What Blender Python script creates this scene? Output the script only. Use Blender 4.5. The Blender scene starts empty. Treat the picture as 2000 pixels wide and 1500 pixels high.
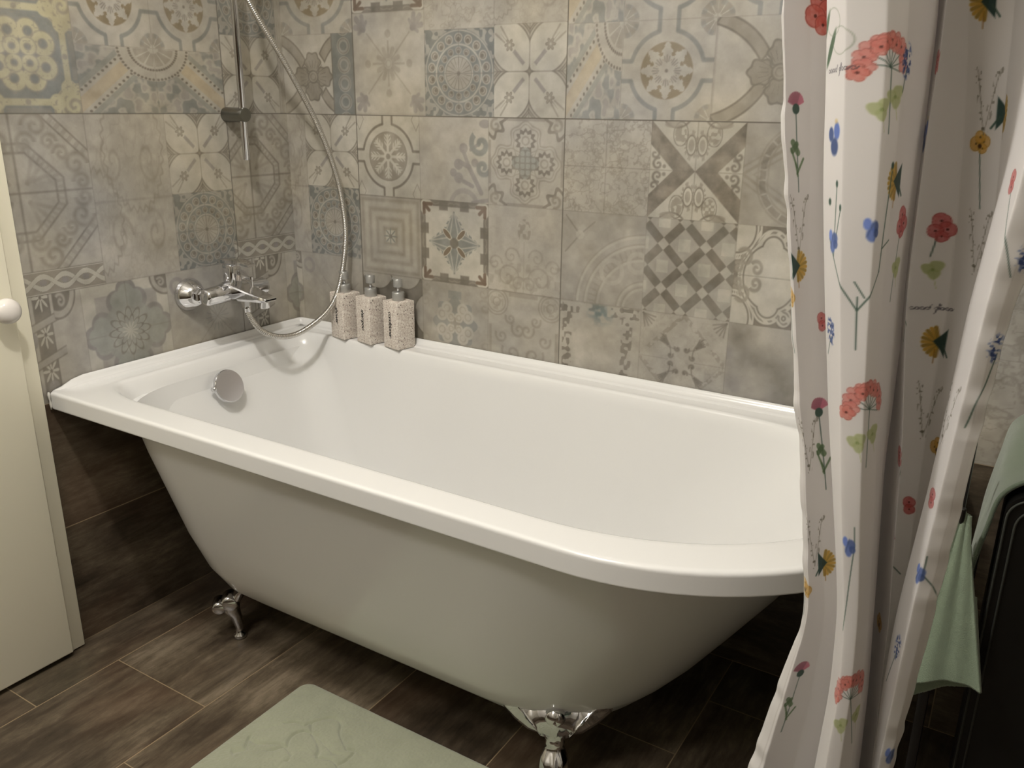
import bpy, bmesh, math, random
import numpy as np
from mathutils import Vector, Matrix
random.seed(4)
scene = bpy.context.scene
COL = scene.collection

# ---------------------------------------------------------------- camera
CAM = (1.75777, -1.69186, 1.20667); YAW, PITCH, ROLL, F_PX = .554236, .313899, .011120, 1665.52
cam_d = bpy.data.cameras.new('camera'); cam = bpy.data.objects.new('camera', cam_d); COL.objects.link(cam)
fw = Vector((-math.sin(YAW) * math.cos(PITCH), math.cos(YAW) * math.cos(PITCH), -math.sin(PITCH)))
rt = fw.cross(Vector((0, 0, 1))).normalized(); up = rt.cross(fw)
r2 = rt * math.cos(ROLL) + up * math.sin(ROLL); u2 = up * math.cos(ROLL) - rt * math.sin(ROLL)
cam.matrix_world = Matrix(((r2.x, u2.x, -fw.x, CAM[0]), (r2.y, u2.y, -fw.y, CAM[1]), (r2.z, u2.z, -fw.z, CAM[2]), (0, 0, 0, 1)))
cam_d.sensor_fit = 'HORIZONTAL'; cam_d.sensor_width = 36; cam_d.lens = F_PX * 36 / 2000; cam_d.clip_start = .02
scene.camera = cam

# ---------------------------------------------------------------- world, lamps, exposure
w = bpy.data.worlds.new('room_ambient'); scene.world = w; w.use_nodes = True
w.node_tree.nodes['Background'].inputs[0].default_value = (.9, .93, 1, 1); w.node_tree.nodes['Background'].inputs[1].default_value = .02
LAMP = (.92, -1.28, 2.36)
ld = bpy.data.lights.new('ceiling_bulb', 'POINT'); ld.energy = 49; ld.color = (1, .958, .905); ld.shadow_soft_size = .055
lo = bpy.data.objects.new('ceiling_bulb', ld); COL.objects.link(lo); lo.location = (LAMP[0], LAMP[1], LAMP[2] - .12)
ld = bpy.data.lights.new('front_fill', 'AREA'); ld.energy = 14.5; ld.color = (1, .955, .89); ld.shape = 'DISK'; ld.size = .5  # added soft fill to brighten tub front, cabinet and mat; no fixture belongs to it
lo = bpy.data.objects.new('front_fill', ld); COL.objects.link(lo); lo.location = (.85, -2.20, 2.40)
scene.view_settings.view_transform = 'Standard'; scene.view_settings.look = 'None'
scene.view_settings.gamma = 1; scene.view_settings.use_curve_mapping = False; scene.view_settings.exposure = .08

# ---------------------------------------------------------------- object helpers
def lin(c): return tuple(float(v) for v in (x / 12.92 if x <= .04045 else ((x + .055) / 1.055) ** 2.4 for x in c))
def link(o, parent=None):
    COL.objects.link(o)
    if parent: o.parent = parent
    return o
def tag(o, label=None, cat=None, group=None, kind=None):
    if label: o['label'] = label
    if cat: o['category'] = cat
    if group: o['group'] = group
    if kind: o['kind'] = kind
    return o
def empty(name, loc, rz=0):
    o = bpy.data.objects.new(name, None); o.location = loc; o.rotation_euler = (0, 0, rz); o.empty_display_size = .05; return link(o)
def mesh_obj(name, verts, faces, mat, parent=None, smooth=False):
    me = bpy.data.meshes.new(name); me.from_pydata([tuple(v) for v in verts], [], faces); me.validate(); me.update()
    if mat: me.materials.append(mat)
    if smooth: me.polygons.foreach_set('use_smooth', [True] * len(me.polygons))
    return link(bpy.data.objects.new(name, me), parent)
def bm_obj(name, bm, mat, parent=None, smooth=True, angle=None):
    bmesh.ops.recalc_face_normals(bm, faces=bm.faces)
    me = bpy.data.meshes.new(name); bm.to_mesh(me); bm.free(); me.materials.append(mat)
    if smooth:
        me.polygons.foreach_set('use_smooth', [True] * len(me.polygons))
        if angle: me.set_sharp_from_angle(angle=math.radians(angle))
    return link(bpy.data.objects.new(name, me), parent)
def add_box(bm, x0, x1, y0, y1, z0, z1, bev=0., seg=2):
    r = bmesh.ops.create_cube(bm, size=1.); vs = r['verts']
    for v in vs: v.co = Vector(((x0 + x1) / 2 + v.co.x * (x1 - x0), (y0 + y1) / 2 + v.co.y * (y1 - y0), (z0 + z1) / 2 + v.co.z * (z1 - z0)))
    if bev:
        es = list({e for v in vs for e in v.link_edges}); bmesh.ops.bevel(bm, geom=es, offset=bev, segments=seg, affect='EDGES', profile=.5)
def add_lathe(bm, prof, origin=(0, 0, 0), axis=(0, 0, 1), n=32):
    """prof: list of (radius, height) along axis"""
    q = Vector((0, 0, 1)).rotation_difference(Vector(axis).normalized()); O = Vector(origin); rings = []
    for r, h in prof:
        if r < 1e-6: rings.append([bm.verts.new(O + q @ Vector((0, 0, h)))])
        else: rings.append([bm.verts.new(O + q @ Vector((r * math.cos(2 * math.pi * i / n), r * math.sin(2 * math.pi * i / n), h))) for i in range(n)])
    for a, b in zip(rings, rings[1:]):
        for i in range(n):
            j = (i + 1) % n
            if len(a) == 1 and len(b) == 1: continue
            if len(a) == 1: bm.faces.new((a[0], b[i], b[j]))
            elif len(b) == 1: bm.faces.new((a[i], a[j], b[0]))
            else: bm.faces.new((a[i], a[j], b[j], b[i]))
def add_loft(bm, rings, close=True, cap=True):
    R = [[bm.verts.new(p) for p in r] for r in rings]; n = len(R[0])
    for a, b in zip(R, R[1:]):
        for i in range(n if close else n - 1):
            j = (i + 1) % n; bm.faces.new((a[i], a[j], b[j], b[i]))
    if cap: bm.faces.new(R[0]); bm.faces.new(R[-1][::-1])
    return R
def catmull(P, n):
    P = [Vector(p) for p in P]; out = []
    for i in range(len(P) - 1):
        p0, p1, p2, p3 = P[max(i - 1, 0)], P[i], P[i + 1], P[min(i + 2, len(P) - 1)]
        for k in range(n):
            t = k / n; out.append(.5 * ((2 * p1) + (p2 - p0) * t + (2 * p0 - 5 * p1 + 4 * p2 - p3) * t * t + (3 * p1 - p0 - 3 * p2 + p3) * t ** 3))
    out.append(P[-1]); return out
def add_tube(bm, pts, rad, n=12, cap=True):
    pts = [Vector(p) for p in pts]; T = (pts[1] - pts[0]).normalized(); N = T.orthogonal().normalized(); rings = []
    for i, p in enumerate(pts):
        t = ((pts[i + 1] - p) if i < len(pts) - 1 else (p - pts[i - 1])).normalized(); N = (N - N.dot(t) * t).normalized(); B = t.cross(N)
        r = rad(i) if callable(rad) else rad
        rings.append([p + r * (math.cos(2 * math.pi * k / n) * N + math.sin(2 * math.pi * k / n) * B) for k in range(n)])
    add_loft(bm, rings, True, cap)
def grid_mesh(name, P, mat, parent=None, color=None, smooth=True, extra=None):
    """P (nv,nu,3) array; optional per-vertex colour (nv,nu,3)"""
    nv, nu = P.shape[:2]; me = bpy.data.meshes.new(name); V = P.reshape(-1, 3).astype(np.float32)
    i = np.arange(nv * nu).reshape(nv, nu); F = np.stack([i[:-1, :-1], i[:-1, 1:], i[1:, 1:], i[1:, :-1]], -1).reshape(-1, 4)
    if extra is not None:
        ev, ef = extra; ef = np.array(ef) + len(V); V = np.concatenate([V, np.array(ev, np.float32)]); F = np.concatenate([F, ef])
    me.vertices.add(len(V)); me.vertices.foreach_set('co', V.ravel())
    me.loops.add(F.size); me.loops.foreach_set('vertex_index', F.ravel().astype(np.int32))
    me.polygons.add(len(F)); me.polygons.foreach_set('loop_start', np.arange(0, F.size, 4, dtype=np.int32)); me.polygons.foreach_set('loop_total', np.full(len(F), 4, np.int32))
    me.update(calc_edges=True); me.validate()
    me.polygons.foreach_set('use_smooth', np.full(len(me.polygons), smooth))
    if color is not None:
        at = me.color_attributes.new('print', 'FLOAT_COLOR', 'POINT'); c = np.ones((len(V), 4), np.float32) * .4; c[:nv * nu, :3] = color.reshape(-1, 3); at.data.foreach_set('color', c.ravel())
    for m in (mat if isinstance(mat, (list, tuple)) else [mat]): me.materials.append(m)
    return link(bpy.data.objects.new(name, me), parent), F

# ---------------------------------------------------------------- materials
def material(name, col=(.8, .8, .8), rough=.5, metal=0., **kw):
    m = bpy.data.materials.new(name); m.use_nodes = True; b = m.node_tree.nodes['Principled BSDF']
    b.inputs['Base Color'].default_value = (*lin(col), 1); b.inputs['Roughness'].default_value = rough; b.inputs['Metallic'].default_value = metal
    for k, v in kw.items(): b.inputs[k.replace('_', ' ')].default_value = v
    return m
class NT:
    def __init__(s, m): s.t = m.node_tree; s.N = s.t.nodes; s.b = s.N['Principled BSDF']
    def new(s, ty, **kw):
        n = s.N.new(ty)
        for k, v in kw.items(): setattr(n, k, v)
        return n
    def l(s, a, b): s.t.links.new(a, b)
    def math(s, op, a, b=None, c=None):
        n = s.new('ShaderNodeMath', operation=op)
        for i, v in enumerate((a, b, c)):
            if v is None: continue
            if isinstance(v, (int, float)): n.inputs[i].default_value = v
            else: s.l(v, n.inputs[i])
        return n.outputs[0]
    def ramp(s, fac, stops, interp='LINEAR'):
        n = s.new('ShaderNodeValToRGB'); n.color_ramp.interpolation = interp; e = n.color_ramp.elements
        while len(e) < len(stops): e.new(.5)
        for i, (p, c) in enumerate(stops): e[i].position = p; e[i].color = (*lin(c), 1)
        s.l(fac, n.inputs[0]); return n.outputs[0]
    def noise(s, vec, scale, detail=4, rough=.6, dist=0.):
        n = s.new('ShaderNodeTexNoise'); n.inputs['Scale'].default_value = scale; n.inputs['Detail'].default_value = detail; n.inputs['Roughness'].default_value = rough; n.inputs['Distortion'].default_value = dist
        if vec is not None: s.l(vec, n.inputs['Vector'])
        return n.outputs[0]
    def mix(s, fac, a, b, ty='MIX'):
        n = s.new('ShaderNodeMix', data_type='RGBA', blend_type=ty)
        for i, v in ((0, fac), (6, a), (7, b)):
            if isinstance(v, (int, float)): n.inputs[i].default_value = v
            elif isinstance(v, tuple): n.inputs[i].default_value = (*lin(v), 1)
            else: s.l(v, n.inputs[i])
        return n.outputs[2]
    def bump(s, h, st=.3, dist=.001):
        n = s.new('ShaderNodeBump'); n.inputs['Strength'].default_value = st; n.inputs['Distance'].default_value = dist; s.l(h, n.inputs['Height']); s.l(n.outputs[0], s.b.inputs['Normal'])

def tile_print(name, k=1.0):
    m = material(name, rough=.42); t = NT(m); a = t.new('ShaderNodeAttribute', attribute_name='print'); tc = t.new('ShaderNodeTexCoord')
    g = t.noise(tc.outputs['Object'], 260, 2); v = t.math('MULTIPLY_ADD', g, .10, .95 * k); mm = t.new('ShaderNodeMix', data_type='RGBA', blend_type='MULTIPLY'); mm.inputs[0].default_value = 1
    cr = t.new('ShaderNodeCombineColor'); [t.l(v, cr.inputs[i]) for i in range(3)]; t.l(a.outputs['Color'], mm.inputs[6]); t.l(cr.outputs[0], mm.inputs[7]); t.l(mm.outputs[2], t.b.inputs['Base Color'])
    r = t.noise(tc.outputs['Object'], 14, 4); t.l(t.math('MULTIPLY_ADD', r, .3, .27), t.b.inputs['Roughness'])
    bw = t.new('ShaderNodeRGBToBW'); t.l(a.outputs['Color'], bw.inputs[0]); t.bump(t.math('ADD', bw.outputs[0], t.math('MULTIPLY', g, .15)), .25, .0012)
    return m
def wood_tile(name, along, across, w, off0, even_off, odd_off, L=.594, k=1.0):
    """dark timber-look tiles: rows of width w across, staggered cross joints"""
    m = material(name, rough=.35); t = NT(m); tc = t.new('ShaderNodeTexCoord'); sp = t.new('ShaderNodeSeparateXYZ'); t.l(tc.outputs['Object'], sp.inputs[0])
    A, X = sp.outputs[along], sp.outputs[across]
    u = t.math('DIVIDE', t.math('SUBTRACT', X, off0), w); row = t.math('FLOOR', u); fu = t.math('SUBTRACT', u, row)
    par = t.math('SUBTRACT', row, t.math('MULTIPLY', t.math('FLOOR', t.math('MULTIPLY', row, .5)), 2.))
    off = t.math('MULTIPLY_ADD', par, odd_off - even_off, even_off)
    v = t.math('DIVIDE', t.math('SUBTRACT', A, off), L); cell = t.math('FLOOR', v); fv = t.math('SUBTRACT', v, cell)
    du = t.math('MULTIPLY', t.math('MINIMUM', fu, t.math('SUBTRACT', 1., fu)), w); dv = t.math('MULTIPLY', t.math('MINIMUM', fv, t.math('SUBTRACT', 1., fv)), L)
    d = t.math('MINIMUM', du, dv); g = t.math('LESS_THAN', d, .0011)
    idv = t.new('ShaderNodeCombineXYZ'); t.l(row, idv.inputs[0]); t.l(cell, idv.inputs[1]); wn = t.new('ShaderNodeTexWhiteNoise', noise_dimensions='2D'); t.l(idv.outputs[0], wn.inputs['Vector'])
    cv = t.new('ShaderNodeCombineXYZ'); t.l(t.math('MULTIPLY_ADD', A, .16, t.math('MULTIPLY', wn.outputs['Value'], 9.)), cv.inputs[0]); t.l(X, cv.inputs[1]); t.l(t.math('MULTIPLY', wn.outputs['Value'], 3.), cv.inputs[2])
    cb = t.new('ShaderNodeCombineXYZ'); t.l(t.math('MULTIPLY_ADD', A, .6, t.math('MULTIPLY', wn.outputs['Value'], 5.)), cb.inputs[0]); t.l(X, cb.inputs[1]); t.l(wn.outputs['Value'], cb.inputs[2])
    f = t.noise(cv.outputs[0], 34, 10, .78, .35); b = t.noise(cb.outputs[0], 6.5, 4, .6, .4); h = t.noise(cb.outputs[0], 4.2, 3, .5)
    fz = t.noise(cb.outputs[0], 70, 8, .75); s = t.math('ADD', t.math('MULTIPLY', f, .50), t.math('MULTIPLY', b, .42)); s = t.math('ADD', s, t.math('MULTIPLY', fz, .14)); s = t.math('ADD', s, t.math('MULTIPLY_ADD', wn.outputs['Value'], .10, -.07))
    kk = lambda c: tuple(min(1, x * k) for x in c)
    c = t.ramp(s, [(.36, kk((.17, .14, .11))), (.47, kk((.28, .24, .195))), (.56, kk((.39, .345, .285))), (.68, kk((.55, .50, .425)))])
    red = t.ramp(h, [(.50, (0, 0, 0)), (.66, (1, 1, 1))]); c = t.mix(t.math('MULTIPLY', red, .35), c, kk((.36, .265, .20)))
    grn = t.ramp(t.noise(cb.outputs[0], 3.1, 3), [(.52, (0, 0, 0)), (.7, (1, 1, 1))]); c = t.mix(t.math('MULTIPLY', grn, .35), c, kk((.27, .27, .21)))
    c = t.mix(g, c, (.60, .53, .42)); t.l(c, t.b.inputs['Base Color']); t.l(t.math('MULTIPLY_ADD', f, .25, .28), t.b.inputs['Roughness'])
    t.bump(t.math('SUBTRACT', f, t.math('MULTIPLY', g, .8)), .25, .0012)
    return m
M = {}
M['acrylic'] = material('white_acrylic', (.90, .90, .895), .20, Coat_Weight=.22, Coat_Roughness=.08)
M['silicone'] = material('white_silicone', (.88, .87, .84), .3)
M['chrome'] = material('polished_chrome', (.86, .86, .87), .06, 1.)
M['chrome_soft'] = material('brushed_chrome', (.52, .52, .50), .28, 1.)
M['hose'] = material('ribbed_chrome', (.80, .79, .77), .17, 1.)
M['cream'] = material('cream_paint', (.94, .92, .84), .45)
M['porcelain'] = material('white_porcelain', (.90, .88, .86), .15)
M['black'] = material('black_lacquer', (.035, .033, .03), .4)
M['blackmetal'] = material('black_metal', (.10, .09, .085), .35)
M['trim'] = material('grey_piping', (.22, .23, .21), .7)
M['satin'] = material('satin_steel', (.70, .70, .69), .36, .6)
M['ink'] = material('black_ink', (.05, .045, .045), .6)
M['plaster'] = material('white_plaster', (.86, .85, .82), .8)
M['plainwall'] = material('beige_tile', (.56, .54, .49), .4)
M['dialface'] = material('frosted_chrome', (.80, .79, .80), .32, .85)
M['glow'] = material('lamp_glass', (1, .96, .88), .4, Emission_Color=(1, .9, .74, 1), Emission_Strength=4.)
m = material('terrazzo_stone', rough=.6); t = NT(m); tc = t.new('ShaderNodeTexCoord'); M['stone'] = m
vo = t.new('ShaderNodeTexVoronoi'); vo.inputs['Scale'].default_value = 420; t.l(tc.outputs['Object'], vo.inputs['Vector']); vd = t.new('ShaderNodeSeparateColor'); t.l(vo.outputs['Color'], vd.inputs[0])
c = t.ramp(vd.outputs[0], [(0, (.80, .76, .72)), (.40, (.87, .84, .80)), (.72, (.90, .875, .84)), (.86, (.80, .75, .71)), (.95, (.66, .60, .56))], 'CONSTANT')
vo = t.new('ShaderNodeTexVoronoi'); vo.inputs['Scale'].default_value = 190; t.l(tc.outputs['Object'], vo.inputs['Vector']); vd = t.new('ShaderNodeSeparateColor'); t.l(vo.outputs['Color'], vd.inputs[0])
c = t.mix(t.math('MULTIPLY', t.math('GREATER_THAN', vd.outputs[1], .88), t.math('LESS_THAN', vo.outputs['Distance'], .28)), c, (.25, .20, .18)); t.l(c, t.b.inputs['Base Color'])
def cloth(name, col, sc=700, st=.6):
    m = material(name, col, .95, Sheen_Weight=.4, Sheen_Roughness=.5); t = NT(m); tc = t.new('ShaderNodeTexCoord')
    n = t.noise(tc.outputs['Object'], sc, 3, .7); n2 = t.noise(tc.outputs['Object'], 22, 4); c = t.mix(t.math('MULTIPLY_ADD', n2, .5, t.math('MULTIPLY', n, .25)), tuple(x * .82 for x in col), tuple(min(1, x * 1.10) for x in col))
    t.l(c, t.b.inputs['Base Color']); t.bump(n, st, .0025); return m
M['towel'] = cloth('sage_terry', (.60, .67, .575)); M['towel2'] = cloth('moss_terry', (.44, .50, .42)); M['mat'] = cloth('sage_pile', (.68, .695, .60), 900, .5)
m = material('printed_satin', rough=.42, Sheen_Weight=.15); t = NT(m); M['curtain'] = m
a = t.new('ShaderNodeAttribute', attribute_name='print'); t.l(a.outputs['Color'], t.b.inputs['Base Color'])
tr = t.new('ShaderNodeBsdfTranslucent'); t.l(a.outputs['Color'], tr.inputs[0]); mx = t.new('ShaderNodeMixShader'); mx.inputs[0].default_value = .44
out = t.N['Material Output']; t.l(t.b.outputs[0], mx.inputs[1]); t.l(tr.outputs[0], mx.inputs[2]); t.l(mx.outputs[0], out.inputs[0])
M['floor'] = wood_tile('dark_timber_floor_tile', 1, 0, .2957, .1332, -.757, -.947)
M['wallwood_l'] = wood_tile('dark_timber_wall_tile', 1, 2, .2945, .5895 - .2945, -.43, -.23)
M['wallwood_b'] = wood_tile('dark_timber_wall_tile_back', 0, 2, .2945, .5895 - .2945, .24, .54)
M['print'] = tile_print('patchwork_tile')
# ---------------------------------------------------------------- surface pattern painter (numpy)
def sm(d, w=.03): return np.clip(.5 - d / w, 0, 1)
def mixc(c, col, m, al=1.0):
    m = (m * al)[..., None]; c *= (1 - m); c += m * np.array(col)
def seg(a, b, x0, y0, x1, y1):
    dx, dy = x1 - x0, y1 - y0; L = dx * dx + dy * dy + 1e-9
    t = np.clip(((a - x0) * dx + (b - y0) * dy) / L, 0, 1)
    return np.hypot(a - x0 - t * dx, b - y0 - t * dy)
def vnoise(u, v, seed=0):
    iu, iv = np.floor(u).astype(np.int64), np.floor(v).astype(np.int64)
    fu, fv = u - iu, v - iv; fu = fu * fu * (3 - 2 * fu); fv = fv * fv * (3 - 2 * fv)
    def h(i, j):
        n = (i * 374761393 + j * 668265263 + seed * 1442695041) & 0x7fffffff
        n = ((n ^ (n >> 13)) * 1274126177) & 0x7fffffff
        return ((n ^ (n >> 16)) & 0xffff) / 65535.
    return (h(iu, iv) * (1 - fu) + h(iu + 1, iv) * fu) * (1 - fv) + (h(iu, iv + 1) * (1 - fu) + h(iu + 1, iv + 1) * fu) * fv
def fbm(u, v, seed=0, o=4):
    s, t, k = 0, 0, 1.
    for i in range(o): s = s + k * vnoise(u * 2 ** i, v * 2 ** i, seed + i * 17); t += k; k *= .55
    return s / t
def spiral(a, b, cx, cy, R, turns=1.6, t=.05, fl=1, rot=0):
    x, y = (a - cx) * fl, b - cy; r = np.hypot(x, y) / R; th = (np.arctan2(y, x) + rot) / (2 * np.pi) % 1
    d = np.full_like(a, 9.)
    for k in range(int(turns) + 1):
        ph = (th + k) / turns; d = np.minimum(d, np.where(ph <= 1.0, np.abs(r - ph), 9.))
    return sm((d * R - t), .04)
def star(th, n, lo, hi, sharp=1.): return lo + (hi - lo) * np.abs(np.cos(th * n / 2)) ** sharp
LT, DK, MD, BL, BG, WH, VI = (.650, .630, .590), (.430, .408, .370), (.548, .525, .480), (.490, .497, .478), (.545, .547, .515), (.695, .677, .632), (.525, .508, .492)
def polar(a, b): return np.hypot(a, b), np.arctan2(b, a)
def P_petals(c, a, b):
    c[:] = np.array(WH) * .99; x, y = np.abs(a), np.abs(b)
    d = np.maximum(np.hypot(x - .66, y - .37), np.hypot(x - .37, y - .66)) - .70
    mixc(c, MD, sm(-d + .02), .42); mixc(c, WH, sm(d - .0))
    for o, t in ((.015, .017), (.085, .014), (.13, .014)): mixc(c, DK, sm(np.abs(d - o) - t), .75)
    mixc(c, DK, sm(np.minimum(x, y) - .012), .5)
    e = np.abs(x - y) / 1.414; l = (x + y) / 1.414
    mixc(c, VI, sm(np.maximum(np.abs(e) - .045, np.abs(l - .42) - .2)), .75)
    r, th = np.hypot(x - .56, y - .56), np.arctan2(y - .56, x - .56)
    mixc(c, MD, sm(r - star(th, 6, .06, .13)), .9); mixc(c, WH, sm(r - .03)); mixc(c, DK, sm(np.abs(r - star(th, 6, .06, .13)) - .01), .7)
    mixc(c, MD, sm(np.maximum(e - .05 * (1.1 - l), np.abs(l - 1.0) - .12)), .9)
    mixc(c, MD, sm(np.abs(seg(x, y, .62, .7, .8, .95)) - .02), .8); mixc(c, MD, sm(np.abs(seg(x, y, .7, .62, .95, .8)) - .02), .8)
def P_medal(c, a, b, dark=BL):
    c[:] = np.array(dark) * .92; r, th = polar(a, b)
    g = vnoise(a * 11, b * 11, 5); mixc(c, LT, sm(.56 - g, .1), .7)
    mixc(c, np.array(dark) * .98, sm(r - 1.0))
    for R, n, rr in ((.80, 18, .115), (.52, 14, .085)):
        k = (th / (2 * np.pi) * n) % 1 - .5; dx = k * 2 * np.pi * R / n; dr = r - R; q = np.hypot(dx, dr)
        mixc(c, LT, sm(q - rr)); mixc(c, DK, sm(np.abs(q - rr * .62) - .018), .7); mixc(c, DK, sm(np.hypot(dx, dr + .02) - rr * .42), .9)
    for R, t in ((.97, .014), (.655, .022), (.40, .018)): mixc(c, LT, sm(np.abs(r - R) - t))
    mixc(c, MD, sm(r - .37)); w = np.abs(np.cos(th * 9)) ; mixc(c, LT, sm(.35 - w, .3) * sm(r - .36), .75)
    mixc(c, DK, sm(r - .05), .7); mixc(c, DK, sm(np.minimum(np.abs(a), np.abs(b)) - .006), .6)
def P_tex(c, a, b, s=1, al=.45, k=3.2):
    c[:] = LT; n = fbm(a * k + s * 7, b * k, s, 4); mixc(c, MD, sm(np.abs(n - .5) - .035, .05), al)
    n = fbm(a * 5 + 3, b * 5 + s, s + 3, 3); mixc(c, MD, sm(np.abs(n - .47) - .03, .05), al * .8)
def P_rosetex(c, a, b, s=1):
    P_tex(c, a, b, s, .25)
    for cx, cy in ((0, .0),):
        for k in range(4):
            sx, sy = (-1, 1, -1, 1)[k], (-1, -1, 1, 1)[k]
            mixc(c, MD, spiral(a, b, sx * .45, sy * .45, .3, 1.5, .025, sx, k), .6)
    r, th = polar(a - .1, b - .6); mixc(c, MD, sm(np.abs(r - .75 - .03 * np.cos(th * 30)) - .02), .7)
    r, th = polar(a + 1., b + .25); mixc(c, MD, sm(np.abs(r - .62 - .03 * np.cos(th * 26)) - .02), .7)
    mixc(c, DK, sm(np.abs(b + .02) - .01), .35)
def P_squares(c, a, b):
    c[:] = np.array(LT) * .98; m = np.maximum(np.abs(a), np.abs(b)); w = .5 + .5 * np.cos(m * 2 * np.pi * 4.2 + 1.4)
    mixc(c, MD, sm(.15 - m) * w ** 1.5, .85); mixc(c, WH, sm(m - .16), .5)
    r, th = polar(a, b); mixc(c, BL, sm(r - star(th, 8, .05, .22, 3)), .9); mixc(c, DK, sm(r - .05), .6); mixc(c, DK, sm(np.abs(m - .985) - .012), .6)
def P_bluestar(c, a, b):
    c[:] = WH; x, y = np.abs(a), np.abs(b); m = np.maximum(x, y)
    mixc(c, DK, sm(.86 - m), .85); mixc(c, MD, sm(np.abs(m - .93 - .02 * np.sin(np.minimum(x, y) * 20)) - .015), .9)
    for q, p in ((x, y), (y, x)): mixc(c, DK, sm(np.maximum(.77 - q, np.abs(p - .31) - .13)), .85)
    mixc(c, WH, sm(np.hypot(x - .83, y - .83) - .2)); 
    for dx, dy in ((.9, .68), (.68, .9), (.75, .75)): mixc(c, (.42, .36, .31), sm(seg(x, y, .9, .9, dx, dy) - .045), .95)
    s = np.minimum(x, y); l = np.maximum(x, y)
    sh = (.36 - np.abs(l - .30) * .75) * (1 + .13 * np.sign(np.sin(l * 42)))
    mixc(c, BL, sm(np.maximum(s - sh * .85, l - .76)), .95)
    for k in (.18, .42): mixc(c, WH, sm(np.abs(s - k * (.8 - l) * 1.1) - .015) * sm(l - .72) * sm(.1 - l), .8)
    d = np.hypot(np.abs(x - y) / 1.414 * 2.6, (x + y) / 1.414 - .3); mixc(c, WH, sm(d - .2)); mixc(c, (.45, .40, .34), sm(d - .15))
    mixc(c, DK, sm(np.hypot(a, b) - .13), .85)
def P_faint(c, a, b, s=3):
    P_tex(c, a, b, s, .12); x = np.abs(a)
    mixc(c, MD, sm(np.hypot(x * 1.6, b - .45) - .28) * sm(.5 - vnoise(a * 14, b * 14, 3), .2), .8)
    mixc(c, MD, sm(x - .012) * sm(b - .2), .5)
    for cx, cy, R in ((.35, -.15, .22), (.45, -.65, .32), (.8, -.35, .2), (.15, -.8, .2)): mixc(c, MD, spiral(x, b, cx, cy, R, 1.5, .02), .65)
    mixc(c, MD, sm(vnoise(x * 9, b * 9, 9) * -1 + .66, .1) * sm(b + .3), .45)
def P_faintcirc(c, a, b):
    c[:] = np.array(LT) * .97; x = np.abs(a)
    for cx, cy in ((.75, .72),):
        r = np.hypot(x - cx, b - cy)
        for R in (.32, .25, .1): mixc(c, MD, sm(np.abs(r - R) - .018), .7)
        mixc(c, MD, sm(r - .2) * sm(.5 - vnoise(x * 16, b * 16, 2), .1), .5)
    mixc(c, MD, sm(np.maximum(x - .4, np.abs(b - .93) - .05)), .7); mixc(c, MD, sm(np.maximum(np.abs(x - .93) - .04, b - .15)), .7)
    for cx, cy, R in ((.3, -.5, .3), (.12, .1, .2), (.6, -.1, .18), (.35, .35, .15)): mixc(c, MD, spiral(x, b, cx, cy, R, 1.4, .03, 1, 2), .75)
    mixc(c, DK, sm(np.abs(b - .995) - .02), .4)
def P_scallop(c, a, b):
    c[:] = np.array(DK) * .9; f = fbm(a * 3, b * 3, 4, 3); mixc(c, MD, sm(.5 - f, .4), .35)
    for cx, cy, R in ((-.5, 1.15, .55), (.45, 1.2, .52), (1.3, .1, .58), (1.35, -1., .55), (-1.3, .1, .5)):
        r = np.hypot(a - cx, b - cy); mixc(c, np.array(LT) * .95, sm(r - R)); mixc(c, (.33, .31, .27), sm(np.abs(r - R) - .015), .8)
def P_relief(c, a, b):
    c[:] = np.array(LT) * .95; P = fbm(a * 5, b * 5, 8, 3); mixc(c, MD, sm(.52 - P, .2), .3)
    r, th = polar(a, b); R = .62 + .07 * np.cos(th * 8); mixc(c, BL, sm(r - R), .75); mixc(c, BL, sm(np.maximum(np.abs(a) - .2, np.abs(b - .72) - .1)), .75)
    x, y = np.abs(a), np.abs(b)
    for cx, cy, q in ((.24, .36, .17), (.40, .2, .17), (.12, .15, .13)):
        d = np.hypot(x - cx, y - cy); mixc(c, LT, sm(d - q)); mixc(c, MD, sm(np.abs(d - q * .5) - .015), .6)
    mixc(c, MD, sm(r - star(th, 4, .04, .16, 2)), .8)
    for cx, cy in ((.85, .85), (.9, .5)): mixc(c, MD, spiral(x, y, cx, cy, .2, 1.4, .03), .5)
def P_damask(c, a, b):
    c[:] = LT; x, y = np.abs(a), np.abs(b)
    u, v = np.maximum(x, y), np.minimum(x, y)
    r = np.hypot(u - .5, v); th = np.arctan2(v, u - .5)
    for R, t in ((.40, .02), (.33, .015)): mixc(c, MD, sm(np.abs(r - R - .03 * np.cos(th * 6)) - t), .7)
    mixc(c, DK, sm(r - .25 - .03 * np.cos(th * 12)), .75); mixc(c, LT, sm(r - .17 - .025 * np.cos(th * 8))); mixc(c, MD, sm(np.abs(r - .09) - .02), .8)
    q, t2 = polar(a, b); mixc(c, BG, sm(q - .3 - .06 * np.cos(t2 * 4)), .8); mixc(c, DK, sm(np.abs(np.sin(a * 22) * np.sin(b * 22)) - .3, .3) * sm(q - .3), .5)
    d = np.hypot(x - 1, y - 1); mixc(c, DK, sm(np.abs(d - .42 - .06 * np.cos(np.arctan2(1 - y, 1 - x) * 10)) - .05), .7)
    mixc(c, MD, spiral(x, y, .8, .82, .16, 1.3, .03), .9)
    mixc(c, DK, sm(np.maximum(u - 1, .93 - u) + .0) * sm(v - .5), .4)
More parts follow.
